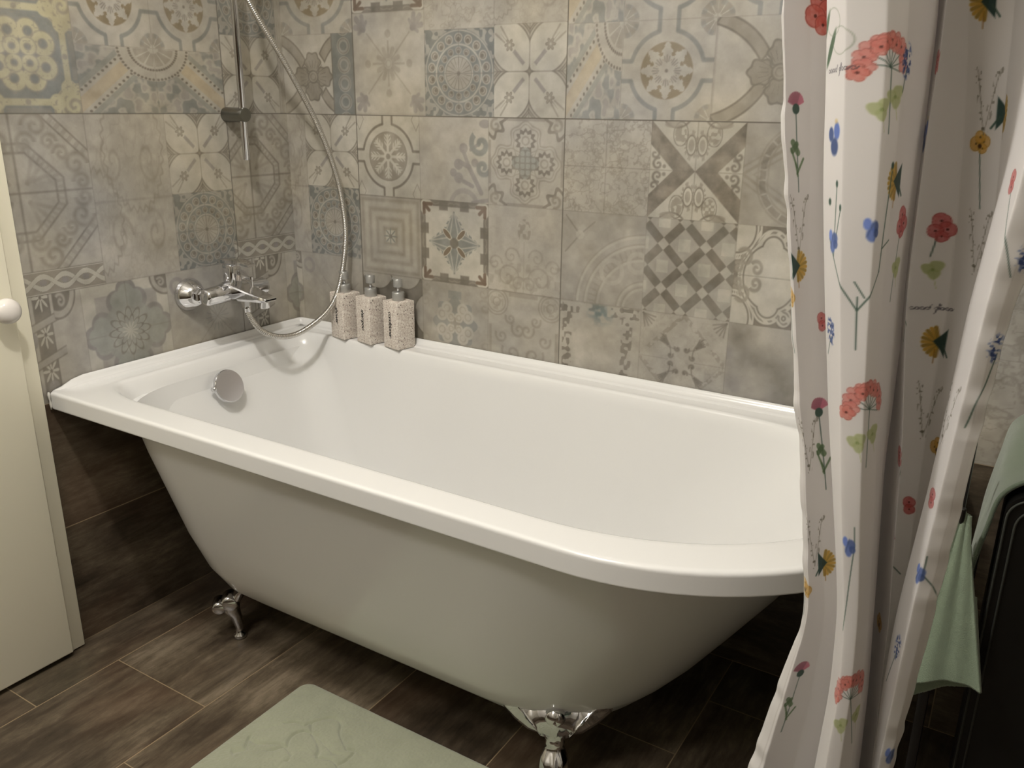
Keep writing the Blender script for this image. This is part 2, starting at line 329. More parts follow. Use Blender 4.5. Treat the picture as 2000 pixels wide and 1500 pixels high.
def P_scroll(c, a, b):
    P_tex(c, a, b, 6, .08, 2.); c[:] *= 1.02
    for x0, y0, x1, y1, t in ((1.05, -.9, .55, -1., .05), (.8, -.75, .45, -.15, .06), (.45, -.15, .2, -.05, .06), (.45, -.15, .3, .2, .05), (.55, -.6, .3, -.5, .05), (.5, .25, .75, .4, .04)): mixc(c, VI, sm(seg(a, b, x0, y0, x1, y1) - t), .85)
    for cx, cy, R in ((.15, -.1, .13), (.15, -.42, .13), (.3, .28, .12), (.62, -.05, .1), (.0, -.3, .1)): mixc(c, VI, sm(np.hypot(a - cx, b - cy) - R), .8)
    mixc(c, BL, spiral(a, b, .78, .38, .28, 1.3, .07, -1, 1), .9); mixc(c, BL, spiral(a, b, .85, -.15, .2, 1.3, .06, 1, 2), .9)
    mixc(c, VI, sm(np.hypot(a - .9, (b - .85) * 1.6) - .16), .7); mixc(c, VI, sm(np.abs(np.hypot(a - .3, b + 1.1) - .38) - .06), .5)
def P_snow(c, a, b):
    c[:] = np.array(WH) * .97; r, th = polar(a, b); x, y = np.abs(a), np.abs(b)
    ring = np.minimum(np.abs(r - .80), 9); gap = np.minimum(x, y) < .13
    mixc(c, DK, sm(ring - .03) * sm(.13 - np.minimum(x, y)), .85)
    for p, q in ((x, y), (y, x)): mixc(c, DK, sm(np.maximum(np.abs(p - .15) - .03, .78 - q)), .85)
    mixc(c, MD, sm(r - .60)); mixc(c, DK, sm(np.abs(r - .60) - .012), .6); mixc(c, MD, sm(r - .6) * .5, .5)
    t = (th / (2 * np.pi) * 8 + .5) % 1 - .5; e = t * 2 * np.pi / 8 * r
    m = sm(np.abs(e) - .035) * sm(r - .55) * sm(.12 - r)
    for k in (.24, .34, .44): m = np.maximum(m, sm(np.abs(np.abs(e) - (r - k) * .8) - .022) * sm(np.abs(e) - .11) * sm(r - .55))
    mixc(c, WH, m); mixc(c, WH, sm(np.abs(r - .1) - .03))
    d = np.hypot(x - .95, y - .95); mixc(c, DK, sm(np.abs(np.maximum(np.abs(x - .9) * 1.3 + np.abs(y - .9) * .7, 0) - .18) - .012) * sm(d - .35), .6)
def P_X(c, a, b):
    c[:] = np.array(WH) * .98; f = fbm(a * 4, b * 4, 12, 4); e1, e2 = np.abs(a - b * 1.0), np.abs(a + b)
    x, y = np.abs(a), np.abs(b); d = np.abs(x - y) / 1.414
    band = sm(d - .185) * sm(-(y - x + .27) * 0 - 1)
    band = sm(np.maximum(y - x, x - y - .48)); cl = (1.12 - f[..., None] * .5) * np.array((.55, .52, .47))
    c[:] = c * (1 - band[..., None]) + cl * band[..., None]
    # top and bottom acanthus
    yy = y - .0; 
    for cx, cy, rx, ry in ((.12, .52, .10, .20),):
        q = np.hypot((x - cx) / rx, (y - cy) / ry); mixc(c, MD, sm(q - 1.35 - .18 * np.sign(np.sin(np.arctan2(y - cy, x - cx) * 12)), .2) * sm(y - .9), .8); mixc(c, WH, sm(q - 1.0, .2)); mixc(c, DK, sm(np.abs(q - .98) - .08, .1), .8); mixc(c, MD, sm(q - .6, .2), .8)
    q = np.hypot((x - .36) / .13, (y - .74) / .2); mixc(c, MD, sm(q - 1, .3) * sm(.45 - vnoise(a * 16, b * 16, 3), .1), .9); mixc(c, DK, sm(np.abs(q - 1.2) - .07, .1) * sm(.5 - y), .7)
    mixc(c, DK, sm(np.abs(np.hypot(x - .45, (y - 1.2)) - .33) - .02) * sm(y - .99), .8); mixc(c, MD, sm(np.hypot((x - .55) / .17, (y - .93) / .07) - 1, .3), .8)
    mixc(c, DK, spiral(x, y, .82, .12, .13, 1.3, .025), .8); mixc(c, DK, spiral(x, y, .9, .33, .11, 1.2, .025, -1), .8); mixc(c, DK, sm(np.hypot(x - .68, y - .08) - .04), .7)
    mixc(c, DK, sm(np.minimum(x, y) - .008), .6)
def P_bands(c, a, b):
    c[:] = np.array(LT) * .94; f = fbm(a * 3, b * 3, 21, 3); mixc(c, MD, sm(.5 - f, .3), .3); y = np.abs(b)
    d = seg(a, y, -1, 0, .7, 1.1); mixc(c, MD, sm(np.abs(d - .0) - .03), .9); mixc(c, MD, sm(np.abs(d - .12) - .02), .7)
    r = np.hypot(a - .2, y - .1)
    for R in (.9, .7): mixc(c, MD, sm(np.abs(r - R) - .02), .7)
    th = np.arctan2(y - .1, a - .2); mixc(c, DK, sm(np.abs(r - .8) - .06) * sm(.2 - np.abs(np.sin(th * 9)), .2), .5); mixc(c, WH, sm(np.abs(r - .35) - .12), .2)
def P_arcs(c, a, b):
    c[:] = np.array(LT) * .93; f = fbm(a * 4, b * 4, 31, 3); mixc(c, MD, sm(.5 - f, .2), .35); r, th = np.hypot(a - 1.05, b + 1.05), np.arctan2(b + 1.05, a - 1.05)
    for R in (1.62, 1.42, 1.12, .62, .5): mixc(c, LT, sm(np.abs(r - R) - .03), .9); mixc(c, MD, sm(np.abs(r - R - .045) - .015), .8)
    k = np.abs(((th * 10) % 1) - .5); mixc(c, MD, sm(np.abs(r - 1.27) - .1) * sm(k - .17, .1), .7)
    mixc(c, LT, sm(np.abs(np.hypot(a - .25, b + .25) - .25) - .05), .8); mixc(c, LT, sm(np.abs(np.hypot(a - .85, b + .0) - .2) - .05), .8)
    for x1, y1 in ((-.9, .9), (-.2, .8), (-.9, .1)): mixc(c, DK, sm(seg(a, b, -.55, .5, x1, y1) - .014), .6)
    mixc(c, LT, sm(np.hypot(a + .55, b - .5) - .1), .8)
def P_lattice(c, a, b):
    c[:] = np.array(LT) * .95; f = fbm(a * 3, b * 3, 41, 4); s = 1.06
    u, v = ((a + b) * s + .12) , ((a - b) * s + .12); U, V = u % 1.0, v % 1.0; du, dv = np.minimum(U, 1 - U), np.minimum(V, 1 - V)
    m = np.maximum(sm(du - .14), sm(dv - .14)); node = sm(du - .14) * sm(dv - .14)
    cl = np.array(DK) * (1.02 - .25 * (f[..., None] - .5)); c[:] = c * (1 - m[..., None]) + cl * m[..., None]; mixc(c, LT, node)
    qx, qy = (U - .5 + V - .5), (U - V); mixc(c, WH, sm(np.maximum(np.abs(qx), np.abs(qy)) - .28), .8); mixc(c, BG, sm(.5 - f, .2), .3)
def P_scalmed(c, a, b):
    c[:] = np.array(DK) * 1.08; y = np.abs(b); r, th = np.hypot(a + 1, b), np.arctan2(b, a + 1)
    R = np.maximum(1.05 + .25 * np.cos(th * 4) , 0); R = .95 + .42 * np.abs(np.cos(2 * th + 0)) ** .8; R = np.maximum(R, 0)
    R = np.maximum(1.42 * np.abs(np.cos(th * 2)) ** .25 * .95, .0); d0 = r - R
    d1 = np.hypot(a - .32, y - .78) - .2; d2 = np.hypot(a + .1, b) - .9 ; d3 = np.hypot(a + .1, y - .55) - .42; d4 = np.hypot(a + 1, y - .9) - .62
    d = np.minimum(np.minimum(d2 + .08, d1), np.minimum(d3, d4)); d = np.minimum(d, np.hypot(a + .2, y) - .62)
    mixc(c, WH, sm(d - .0)); mixc(c, DK, sm(np.abs(d) - .018), .95); mixc(c, DK, sm(np.abs(d + .16) - .018), .9)
    mixc(c, DK, sm(np.abs(d + .08) - .022) * sm(np.sin(th * 46), .6), .7)
    for cx, cy, R_ in ((-.75, .35, .2), (-.45, .15, .16), (-.9, .15, .12)): mixc(c, MD, spiral(a, y, cx, cy, R_, 1.4, .04), .9)
    mixc(c, DK, sm(y - .008), .6)
def P_dotborder(c, a, b):
    P_tex(c, a, b, 14, .10, 1.5); g = vnoise(a * 13, b * 13, 77)
    for m in (sm(np.abs(a + .8) - .12), sm(np.abs(b - .85) - .13), sm(np.abs(a - .68) - .13)): mixc(c, DK, m * sm(.60 - g, .1), .75)
    mixc(c, (.42, .49, .50), sm(np.hypot((a - .02) * .8, b - .78) - .2, .25) * sm(.40 - g, .3), .8); mixc(c, MD, sm(np.abs(b - .99) - .015), .7)
def P_starfine(c, a, b):
    P_tex(c, a, b, 15, .2, 3); x, y = np.abs(a), np.abs(b); r, th = polar(a, b)
    mixc(c, MD, sm(np.abs(x + y - 1) - .07) * sm(.5 - vnoise(a * 18, b * 18, 5), .1), .7)
    for cx, cy, R, k in ((.10, .26, .07, 1), (.26, .10, .07, -1)): mixc(c, DK, spiral(x, y, cx, cy, R, 1.1, .02, k), .85); mixc(c, DK, sm(np.hypot(x - cx, y - cy) - .03), .8)
    mixc(c, DK, sm(np.abs(np.hypot(x - .75, y - .12) - .5) - .012) * sm(y - .55) * sm(.1 - y) * sm(x - .75), .8); mixc(c, DK, sm(np.abs(np.hypot(x - .12, y - .75) - .5 * 1) - .012) * sm(x - .5) * sm(.12 - x), .6)
    for k in (.35, .6, .8, 1.0, 1.25): mixc(c, DK, sm(seg(x, y, .33, .33, .33 + .2 * np.cos(k), .33 + .2 * np.sin(k)) - .015), .85)
    mixc(c, DK, sm(np.hypot(x - .42, y - .42) - .04), .8)
    for k in (.2, .5, .8, 1.1, 1.4): mixc(c, DK, sm(seg(x, y, .95, .95, .95 - .3 * np.cos(k), .95 - .3 * np.sin(k)) - .014), .7)
    mixc(c, DK, sm(y - .006) * sm(.3 - x), .4)
def P_blotch(c, a, b):
    c[:] = np.array(LT) * .97; f = fbm(a * 1.3 + 4, b * 1.3 + 2, 51, 3); g = fbm(a * 5, b * 5, 53, 3)
    mixc(c, VI, sm(.52 - f, .2), .85); mixc(c, (.42, .40, .36), sm(seg(a, b, -.3, .2, 1, -.9) - .3, .5) * (.6 + .5 * g), .85)
    mixc(c, (.43, .41, .37), sm(np.hypot(a + .75, b - .75) - .22, .4), .8); mixc(c, LT, sm(np.hypot((a + .35) * 1.2, b + .2) - .35, .4), .8); mixc(c, (.44, .42, .38), sm(np.hypot(a - .55, b + .8) - .1, .2), .7)
def P_compass(c, a, b):
    c[:] = np.array(LT) * .99; r, th = polar(a, b); x, y = np.abs(a), np.abs(b)
    mixc(c, MD, sm(np.minimum(x, y) - .022) * sm(r - .45), .8); mixc(c, MD, sm(np.abs(x - y) / 1.41 - .016) * sm(r - .85), .8)
    for p, q in ((x, y), (y, x)): mixc(c, MD, sm(np.hypot(p, q - .58) - .08), .7); mixc(c, MD, sm(seg(p, q, .13, .28, .05, .1) - .05), .7)
    mixc(c, LT, sm(r - .1)); mixc(c, MD, sm(np.abs(r - .07) - .02), .6)
    for dx, dy, rx in ((.72, .92, .07), (.92, .72, .07), (.88, .88, .08), (.6, .82, .045), (.82, .6, .045)): mixc(c, VI, sm(seg(x, y, .68, .68, dx, dy) - rx * .8), .8)
    mixc(c, MD, sm(np.abs(b - .995) - .01), .7)
def P_dotdiag(c, a, b, fl=1):
    a = a * fl; c[:] = np.array(LT) * .97; g = vnoise(a * 4.5 + 9, b * 4.5, 61); n = (.8 * g + .2 * vnoise(a * 11, b * 11, 62))
    mixc(c, BL, sm(.5 - n, .12), .9); mixc(c, VI, sm(n - .3, .1), .5)
    d = (a - b) / 1.414 + .18; l = (a + b) / 1.414; band = sm(np.abs(d) - .40) * sm(l - .75)
    mixc(c, LT, band); mixc(c, BG, sm(np.abs(np.abs(d) - .40) - .07) * sm(l - .6), .95); mixc(c, (.66, .61, .52), sm(np.abs(d) - .16) * sm(l - .6), .8)
    def dots(D, L): 
        k = (L * 6.2) % 1 - .5; return sm(np.hypot(k / 6.2, D) - .038)
    mixc(c, DK, dots(np.abs(d) - .28, l) * sm(l - .7), .95)
    r = np.hypot(a - 1, b - 1); th = np.arctan2(1 - b, 1 - a)
    mixc(c, LT, sm(r - 1.0)); k = (th * 9) % 1 - .5
    for R in (.95, .66): mixc(c, DK, sm(np.hypot(k / 9 * R, r - R) - .036), .9)
    mixc(c, MD, sm(r - .55) * sm(.3 - np.abs(np.sin(th * 6)), .2) * sm(.15 - r), .7)
def P_circ8(c, a, b, blue=BL):
    c[:] = LT; r, th = polar(a, b); x, y = np.abs(a), np.abs(b)
    mixc(c, blue, sm(np.abs(r - .80) - .045) * sm(.17 - np.minimum(x, y)), .9)
    for p, q in ((x, y), (y, x)): mixc(c, blue, sm(np.maximum(np.abs(p - .2) - .045, .76 - q)), .9)
    mixc(c, (.50, .455, .37), sm(r - .57)); t = (th / (2 * np.pi) * 8 + .5) % 1 - .5; e = np.abs(t) * 2 * np.pi / 8 * r
    w = .115 - .5 * (r - .33) ** 2 * 2; w = w * (1 + .16 * np.sign(np.sin(r * 50))) - .09 * np.clip(r - .45, 0, 1) * 4
    mixc(c, LT, sm(e - w) * sm(r - .58)); mixc(c, LT, sm(r - .2)); mixc(c, DK, sm(np.abs(e - .0) - .012) * sm(np.abs(r - .24) - .08) , .8)
    e2 = np.abs(((th / (2 * np.pi) * 16) % 1) - .5) * 2 * np.pi / 16 * r; mixc(c, DK, sm(e2 - .012) * sm(np.abs(r - .24) - .06), .7); mixc(c, DK, sm(r - .035), .9)
    d = np.hypot(1 - x, 1 - y); tt = np.arctan2(1 - y, 1 - x); mixc(c, MD, sm(d - .34) * sm(.35 - np.abs(np.sin(tt * 6)), .3) * sm(.08 - d), .75); mixc(c, BL, sm(np.abs(d - .3) - .05) * sm(.7 - np.abs(np.sin(tt * 4)), .2), .5)
def P_bigflo(c, a, b):
    c[:] = np.array(LT) * 1.01; cx, cy = .28, -.05; r, th = np.hypot(a - cx, b - cy), np.arctan2(b - cy, a - cx)
    for s in (1, -1):
        bl = lambda x0, y0, x1, y1, cv: (lambda L, tx, ty: np.maximum(np.abs((a - x0) * -ty + (b * s - y0) * tx - cv * (((a - x0) * tx + (b * s - y0) * ty) / L - .5) ** 2 * 4 + cv) - .125, np.abs(((a - x0) * tx + (b * s - y0) * ty) - L / 2) - L / 2))(math.hypot(x1 - x0, y1 - y0), (x1 - x0) / math.hypot(x1 - x0, y1 - y0), (y1 - y0) / math.hypot(x1 - x0, y1 - y0))
        m = bl(-.95, .98, -.02, .25, -.12); mixc(c, MD, sm(m)); mixc(c, DK, sm(np.abs(m) - .02), .9)
        m = bl(1.3, .95, .6, .42, .1); mixc(c, MD, sm(m)); mixc(c, DK, sm(np.abs(m) - .02), .9)
        mixc(c, LT, sm(np.hypot(a + .85, (b * s) - .2) - .5) * sm(-.62 - a * -1), 0)
    for k in range(4):
        px, py = cx + .36 * np.cos(k * np.pi / 2), cy + .36 * np.sin(k * np.pi / 2); q = np.hypot(a - px, b - py); t = np.arctan2(b - py, a - px); R = .24 + .025 * np.cos(t * 6)
        mixc(c, np.array(MD) * .96, sm(q - R)); mixc(c, DK, sm(np.abs(q - R) - .022), .9); mixc(c, DK, sm(np.abs(np.sin(th * 12)) - .25, .2) * sm(np.abs(r - .32) - .1), .35)
    mixc(c, MD, sm(r - .15)); mixc(c, DK, sm(np.abs(r - .15) - .02), .9); mixc(c, DK, sm(np.abs(r - .08) - .015), .6); mixc(c, DK, sm(np.abs(a + .98) - .02), .3)
def P_acanth(c, a, b):
    c[:] = np.array(BL) * .95; y = (b * 2.2) % 1 - .5
    mixc(c, LT, sm(np.abs(np.hypot(a * .8 - .1, y) - .35) - .12), .5); mixc(c, DK, sm(np.abs(np.hypot(a * .8 - .1, y) - .38) - .03), .5); mixc(c, DK, sm(.9 - np.abs(a)), .6)
def P_cart(c, a, b):
    c[:] = BL; x, y = np.abs(a), np.abs(b); LY = (.68, .655, .55)
    for cx, cy, R in ((.18, .40, .2), (.42, .2, .2), (.14, .14, .14)):
        d = np.hypot(x - cx, y - cy); mixc(c, LY, sm(np.abs(d - R * .75) - R * .33)); mixc(c, MD, sm(np.abs(d - R * 1.1) - .012), .7); mixc(c, MD, sm(np.abs(d - R * .4) - .012), .7)
    mixc(c, LY, sm(np.abs(np.maximum(x, y) - .80) - .06)); d = np.hypot(x - .98, y - .98)
    mixc(c, LY, sm(d - .52)); mixc(c, MD, sm(np.abs(d - .5) - .015), .8); mixc(c, MD, sm(np.abs(d - .38) - .015), .8); mixc(c, MD, spiral(x, y, .86, .86, .22, 1.6, .03), .8)
    mixc(c, LY, sm(np.abs(np.hypot(x - .55, y - .8) - .1) - .05)); mixc(c, LY, sm(np.abs(np.hypot(x - .8, y - .55) - .1) - .05)); mixc(c, MD, sm(np.hypot(np.minimum(x, y), np.maximum(x, y) - .8) - .05), .9)
    mixc(c, MD, sm(.9 - np.maximum(x, y)) * sm(np.minimum(x, y) - .4), .5)
    k = vnoise(a * 26, b * 26, 3); mixc(c, MD, sm(.82 - k, .08), .5)
def P_octagon(c, a, b):
    P_tex(c, a, b, 25, .15); r, th = polar(a, b); x, y = np.abs(a), np.abs(b)
    d = np.maximum(np.maximum(x, y) * 1.0, (x + y) * .78)
    m = np.abs(d - .55) - .055
    mixc(c, np.array(LT) * .97, sm(m)); mixc(c, DK, sm(np.abs(m) - .012), .8); mixc(c, MD, sm(m) * sm(np.sin((th) * 46), .8), .5)
    m = np.abs((x + y) - 1.42) - .075; mixc(c, DK, sm(np.abs(m) - .014), .7); mixc(c, MD, sm(m) * sm(np.sin((x - y) * 40), .8), .45)
    for cx, cy, R, k in ((.32, .82, .17, 1), (.16, .62, .13, -1), (.80, .33, .17, -1), (.62, .47, .11, 1), (.47, .62, .11, -1), (.86, .1, .12, 1)): mixc(c, MD, spiral(x, y, cx, cy, R, 1.5, .026, k), .85)
    for k in (.3, .78, 1.25): mixc(c, MD, sm(seg(x, y, .12, .12, .12 + .3 * np.cos(k), .12 + .3 * np.sin(k)) - .025), .55)
    mixc(c, DK, sm(x - .012), .8); mixc(c, DK, sm(y - .010), .8)
def P_guil(c, a, b, asp=4.):
    c[:] = MD; x = a * asp
    for ph in (0, np.pi): mixc(c, WH, sm(np.abs(b - .52 * np.sin(x * 1.9 + ph)) - .22)); mixc(c, DK, sm(np.abs(np.abs(b - .52 * np.sin(x * 1.9 + ph)) - .24) - .02), .4)
    mixc(c, WH, sm(.90 - np.abs(b))); mixc(c, DK, sm(np.abs(np.abs(b) - .97) - .03), .7)
    k = (x * 1.9 / np.pi) % 1 - .5; mixc(c, VI, sm(np.hypot(k * 2.2, b * 1.4) - .36, .1), .9)
def P_cols(c, a, b):
    c[:] = LT; y = (b * 1.45 + .1) % 1 - .5
    mixc(c, DK, sm(np.abs(a + .12) - .26), .8); r, th = np.hypot(a + .12, y * .62), np.arctan2(y * .62, a + .12)
    mixc(c, WH, sm(r - star(th, 8, .03, .24, 2))); mixc(c, DK, sm(r - .035))
    for s in (-.40, .16): mixc(c, LT, sm(np.abs(a - s) - .05)); mixc(c, DK, sm(np.abs(a - s + .06) - .015), .8)
    d = np.abs(y - .38 - .12 * a + .0); d = np.abs(((b * 1.45 + .1 - a * .35) % 1) - .85) ; mixc(c, np.array(LT) * .93, sm(d * .7 - .07) * sm(np.abs(a + .2) - .6)); mixc(c, DK, sm(np.abs(d * .7 - .075) - .012) * sm(np.abs(a + .2) - .6), .8)
    r = np.hypot(a - .35, b - 1.02)
    for R, cl in ((.52, DK), (.48, LT), (.36, DK)): mixc(c, cl, sm(r - R) * sm(-a + .2), .9)
    mixc(c, LT, spiral(a, b, .42, .84, .14, 1.4, .03), .8); mixc(c, MD, sm(np.hypot(a + .55, b + .35) - .13), .0)
    mixc(c, VI, sm(np.hypot(a + .5, b - .2) - .16), .8); mixc(c, VI, sm(np.hypot(a + .1, b + .75) - .16), .8); mixc(c, MD, sm(.5 - vnoise(a * 9, b * 9, 8), .1) * sm(b + .75), .8)
    mixc(c, MD, spiral(a, b, -.75, .35, .25, 1.5, .04), .7)
def P_flower(c, a, b):
    c[:] = WH; r, th = polar(a, b); x, y = np.abs(a), np.abs(b)
    mixc(c, VI, sm(np.maximum(np.abs(x - .5) - .22, np.abs(y - .52) - .25)), .55)
    for k in range(4):
        an = k * np.pi / 2 + .0; px, py = .56 * np.cos(an), .56 * np.sin(an)
        for da in (-.55, 0, .55):
            qx, qy = px + .26 * np.cos(an + da * 2.2) * (1 if da else 1.15) - .04 * np.cos(an), py + .26 * np.sin(an + da * 2.2) * (1 if da else 1.15) - .04 * np.sin(an)
            d = np.hypot(a - qx, b - qy); mixc(c, (.50, .485, .47), sm(d - .235), .9)
        for da in (-.55, 0, .55):
            qx, qy = px + .2 * np.cos(an + da * 2.2), py + .2 * np.sin(an + da * 2.2)
            mixc(c, np.array(BG) * 1.03, sm(np.hypot(a - qx, b - qy) - .19), .95)
    mixc(c, BG, sm(r - .62), .8); R = star(th, 12, .30, .48); mixc(c, DK, sm(np.abs(r - R) - .025), .8); R = star(th + .26, 12, .18, .32); mixc(c, DK, sm(np.abs(r - R) - .022), .8)
    mixc(c, WH, sm(r - star(th, 12, .05, .2, 2)), .8); mixc(c, DK, sm(np.minimum(x, y) - .010) * sm(.5 - r), .4)
    d = np.hypot(a - .98, b - .98)
    for R, cl in ((.40, DK), (.36, LT), (.27, DK)): mixc(c, cl, sm(d - R), .85)
    mixc(c, LT, spiral(a, b, .85, .85, .1, 1.4, .025), .8)
def P_ray(c, a, b):
    P_tex(c, a, b, 33, .1, 2); c *= .97; r, th = np.hypot(a - .25, b + .12), np.arctan2(b + .12, a - .25)
    mixc(c, BG, sm(r - .32) * sm(np.abs(np.sin(th * 8)) - .35, .3), .9)
    for k in range(4):
        an = .75 + k * np.pi / 2; mixc(c, MD, sm(seg(a, b, .25, -.12, .25 + .8 * np.cos(an), -.12 + .8 * np.sin(an)) - .01), .8)
    mixc(c, VI, sm(np.abs(np.hypot(a + .75, b - .7) - .15) - .04), .6)
def P_tflo(c, a, b):
    P_bigflo(c, a * .8 + .1, b)
def P_star2(c, a, b): P_dotdiag(c, a, b)
def paint_wall(us, zs, cells, joints_u, joints_z, frm=None, seed=1):
    """us along the wall, zs up, returns linear rgb (nz,nu,3)"""
    U, Z = np.meshgrid(us, zs); C = np.ones(U.shape + (3,)) * np.array(LT)
    for (u0, z0, u1, z1, fn) in cells:
        lo, hi = min(u0, u1), max(u0, u1)
        i0, i1 = np.searchsorted(us, lo), np.searchsorted(us, hi); j0, j1 = np.searchsorted(zs, z0), np.searchsorted(zs, z1)
        if i1 <= i0 or j1 <= j0: continue
        a = (U[j0:j1, i0:i1] - (u0 + u1) / 2) / ((u1 - u0) / 2); b = (Z[j0:j1, i0:i1] - (z0 + z1) / 2) / ((z1 - z0) / 2)
        sub = np.ones(a.shape + (3,)); fn(sub, a, b)
        e = np.maximum(np.abs(a), np.abs(b)); mixc(sub, DK, sm(.992 - e, .02), .35)
        C[j0:j1, i0:i1] = sub
    fade = np.clip(fbm(U * 7 + 40, Z * 7, 95, 3) * 1.6 + .05, .80, 1)[..., None]; mean = np.array((.605, .588, .55)); C = mean + (C - mean) * fade
    n = fbm(U * 9, Z * 9, 91, 4); C *= (1 + .22 * (n - .5))[..., None]
    n = fbm(U * 45, Z * 45, 92, 3); C += ((n - .5) * .10)[..., None]
    n = fbm(U * 5 + 3, Z * 5, 93, 3)[..., None]; C += (n - .5) * np.array([.05, .02, -.05])
    g = np.zeros(U.shape)
    for j in joints_u: g = np.maximum(g, sm(np.abs(U - j) - .0011, .0012))
    for j in joints_z: g = np.maximum(g, sm(np.abs(Z - j) - .0011, .0012))
    mixc(C, (.36, .34, .31), g, .9)
    return srgb2lin(np.clip(C, 0, 1))
def srgb2lin(c): return np.where(c <= .04045, c / 12.92, ((c + .055) / 1.055) ** 2.4)
# ---------------------------------------------------------------- flower print of the curtain
CORAL, PINKF, YELF, BLUF, GRN, LGRN, REDF, OLV = (.90, .56, .52), (.86, .56, .64), (.86, .73, .36), (.40, .50, .76), (.32, .42, .37), (.76, .79, .58), (.83, .42, .41), (.34, .37, .30)
STRETCH = [None]
def stamp(C, S, Z, win, fn):
    cx, cz, R = win; ks = 1.
    if STRETCH[0] is not None: ks = float(STRETCH[0][min(np.searchsorted(Z, cz), len(Z) - 1), min(np.searchsorted(S, cx), len(S) - 2)]); ks = min(1.5, max(.6, ks))
    i0, i1 = np.searchsorted(S, cx - R / ks), np.searchsorted(S, cx + R / ks); j0, j1 = np.searchsorted(Z, cz - R), np.searchsorted(Z, cz + R)
    if i1 - i0 < 2 or j1 - j0 < 2: return
    a, b = np.meshgrid((S[i0:i1] - cx) * 1000 * ks, (Z[j0:j1] - cz) * 1000); fn(C[j0:j1, i0:i1], a, b)   # millimetres
def SK(C, S, Z, cx, cz): return 1. if STRETCH[0] is None else min(1.5, max(.6, float(STRETCH[0][min(np.searchsorted(Z, cz), len(Z) - 1), min(np.searchsorted(S, cx), len(S) - 2)])))
def stem(C, S, Z, x0, z0, x1, z1, w=.5, col=GRN, bend=.0):
    L = math.hypot(x1 - x0, z1 - z0); mx, mz = (x0 + x1) / 2 + bend, (z0 + z1) / 2
    def f(c, a, b):
        d = np.minimum(seg(a, b, (x0 - mx) * 1000 * SK(C, S, Z, mx, mz), (z0 - mz) * 1000, 0, 0), seg(a, b, 0, 0, (x1 - mx) * 1000 * SK(C, S, Z, mx, mz), (z1 - mz) * 1000)); mixc(c, col, sm(d - w, .9), .85)
    stamp(C, S, Z, (mx, mz, L / 2 + .004 + abs(bend)), f)
def F_blossom(c, a, b, x, y, R, col, n=5, k=.28, al=.85):
    q = np.hypot(a - x, b - y); t = np.arctan2(b - y, a - x); RR = R * (1 - k + k * np.abs(np.cos(t * n / 2)) ** .5)
    sh = vnoise(a * .45 + x, b * .45 + y, 3); cc = np.array(col); 
    m = sm(q - RR, 1.) * al * .86; m = m[..., None]; tint = cc + (1 - cc) * (.25 * sh)[..., None]; c *= 1 - m; c += m * tint
    mixc(c, np.array(col) * .72, sm(np.abs(q - RR * .93) - R * .03, .8), .5); mixc(c, np.array(col) * .45, sm(q - R * .15, .8), .8)
